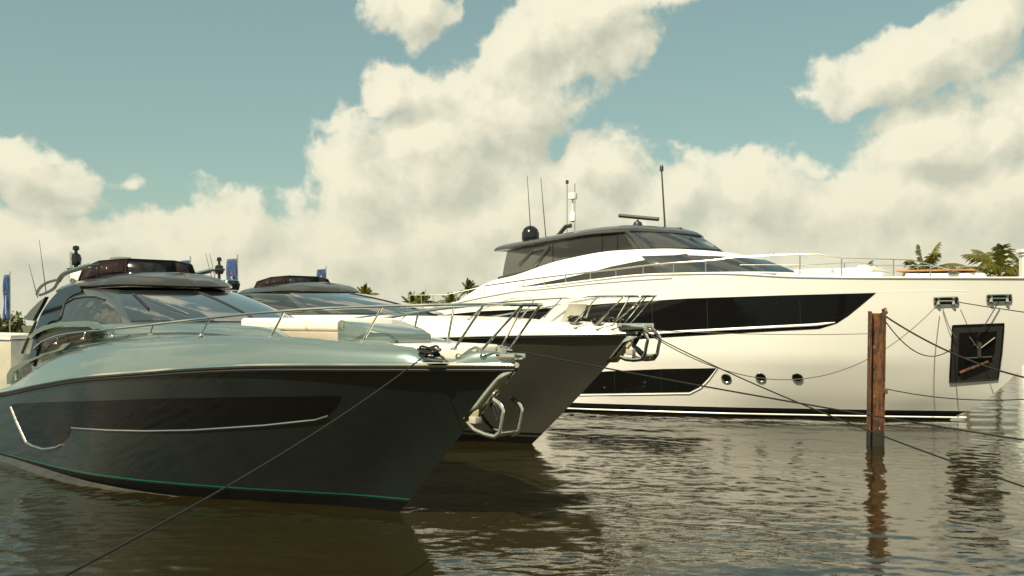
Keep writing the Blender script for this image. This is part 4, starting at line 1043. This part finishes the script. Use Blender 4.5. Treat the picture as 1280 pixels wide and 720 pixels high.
# ------------------------------------------------------------------ other boats glimpsed behind
def small_boat(name, x, y, rz, L, W, H, label, cabin, stripe=None, mt='cream_gelcoat'):
    rt = empty(name, (x, y, 0), rz); tag(rt, label, 'boat')
    rows = []
    for i in range(21):
        t = i / 20; xx = -L / 2 + L * t; wv = W / 2 * (1 - max(0, (t - .5) / .5) ** 2.4)
        rows.append([(xx - .12 * L * max(0, t - .6) , wv * k * s_, z) for s_, k, z in ((-1, .6, -.3), (-1, .86, .1), (-1, .96, H * .55), (-1, 1, H), (-1, .9, H + .03), (1, .9, H + .03), (1, 1, H), (1, .96, H * .55), (1, .86, .1), (1, .6, -.3))])
    m = MB(); m.grid(rows); m.f.append(tuple(range(10))); m.build('hull', mt, rt)
    slab(sym([(-L * .48, -W * .44), (L * .1, -W * .44), (L * .3, -W * .3), (L * .38, -W * .12)]), H - .05, H + .045, .02).build('deck', 'cream_deck', rt)
    for k, nm in ((3, 'rub_rail'), (6, 'rub_rail')):
        MB().tube([(r[k][0], r[k][1] * 1.005, r[k][2] - .05) for r in rows], .035, 6).build(nm, 'steel', rt)
    for k in (2, 7):
        MB().tube([(r[k][0], r[k][1] * 1.004, r[k][2] + .12) for r in rows[1:15]], .012, 5).build('hull_seam', 'dark_grey', rt)
    slab(sym([(L * .02, -W * .2), (L * .14, -W * .2), (L * .17, -W * .1)]), H + .046, H + .12, .02).build('deck_hatch', 'cabin_glass', rt)
    if stripe:
        for sg in (-1, 1):
            MB().tube([(r[3][0], r[3][1] * -sg * -1 * 1.0 if sg < 0 else -r[3][1], r[3][2] - .16) for r in rows], .07, 6).build('hull_stripe', stripe, rt)
    if cabin:
        cb = slab(sym([(-L * cabin[0], -W * .36), (L * .05, -W * .36), (L * .2, -W * .22)]), H, H + cabin[1], .08); cb.build('cabin', mt, rt)
        slab(sym([(-L * cabin[0] + .15, -W * .362), (L * .05, -W * .362), (L * .203, -W * .222)]), H + cabin[1] * .35, H + cabin[1] * .7, .02).build('cabin_window', 'cabin_glass', rt)
    return rt
small_boat('cream_motorboat', -15.6, 27.2, R(-45), 12, 3.9, 2.2, 'pale cream motorboat at the left edge behind the green yacht', None, None, 'beige_shade_gelcoat')
small_boat('runabout', -3.6, 44, R(-8), 6.5, 2.4, 3.25, 'white runabout with a red stripe behind the grey yacht windscreen', None, 'red_paint', 'white_gelcoat')
# gangway rail on the dock behind
rg = MB(); X0, X1, Yg = (512 - 640) / FOC * 46, (600 - 640) / FOC * 46, 46.0
for i in range(7):
    xx = X0 + (X1 - X0) * i / 6; rg.tube([(xx, Yg, 2.3), (xx, Yg, 3.75 + .35 * max(0, i - 3) / 3)], .022, 6)
for dz in (0, -.55): rg.tube([(X0, Yg, 3.75 + dz), (X0 + (X1 - X0) / 2, Yg, 3.75 + dz), (X1, Yg, 4.1 + dz)], .02, 6)
rg.box(X0 - .3, X1 + .3, Yg - .6, Yg + .6, 2.1, 2.3); 
for xx in (X0, X1): rg.tube([(xx, Yg, -1), (xx, Yg, 2.1)], .12, 8)
tag(rg.build('gangway_rail', 'steel'), 'pale metal gangway with handrail between the far palms and the white yacht', 'gangway')
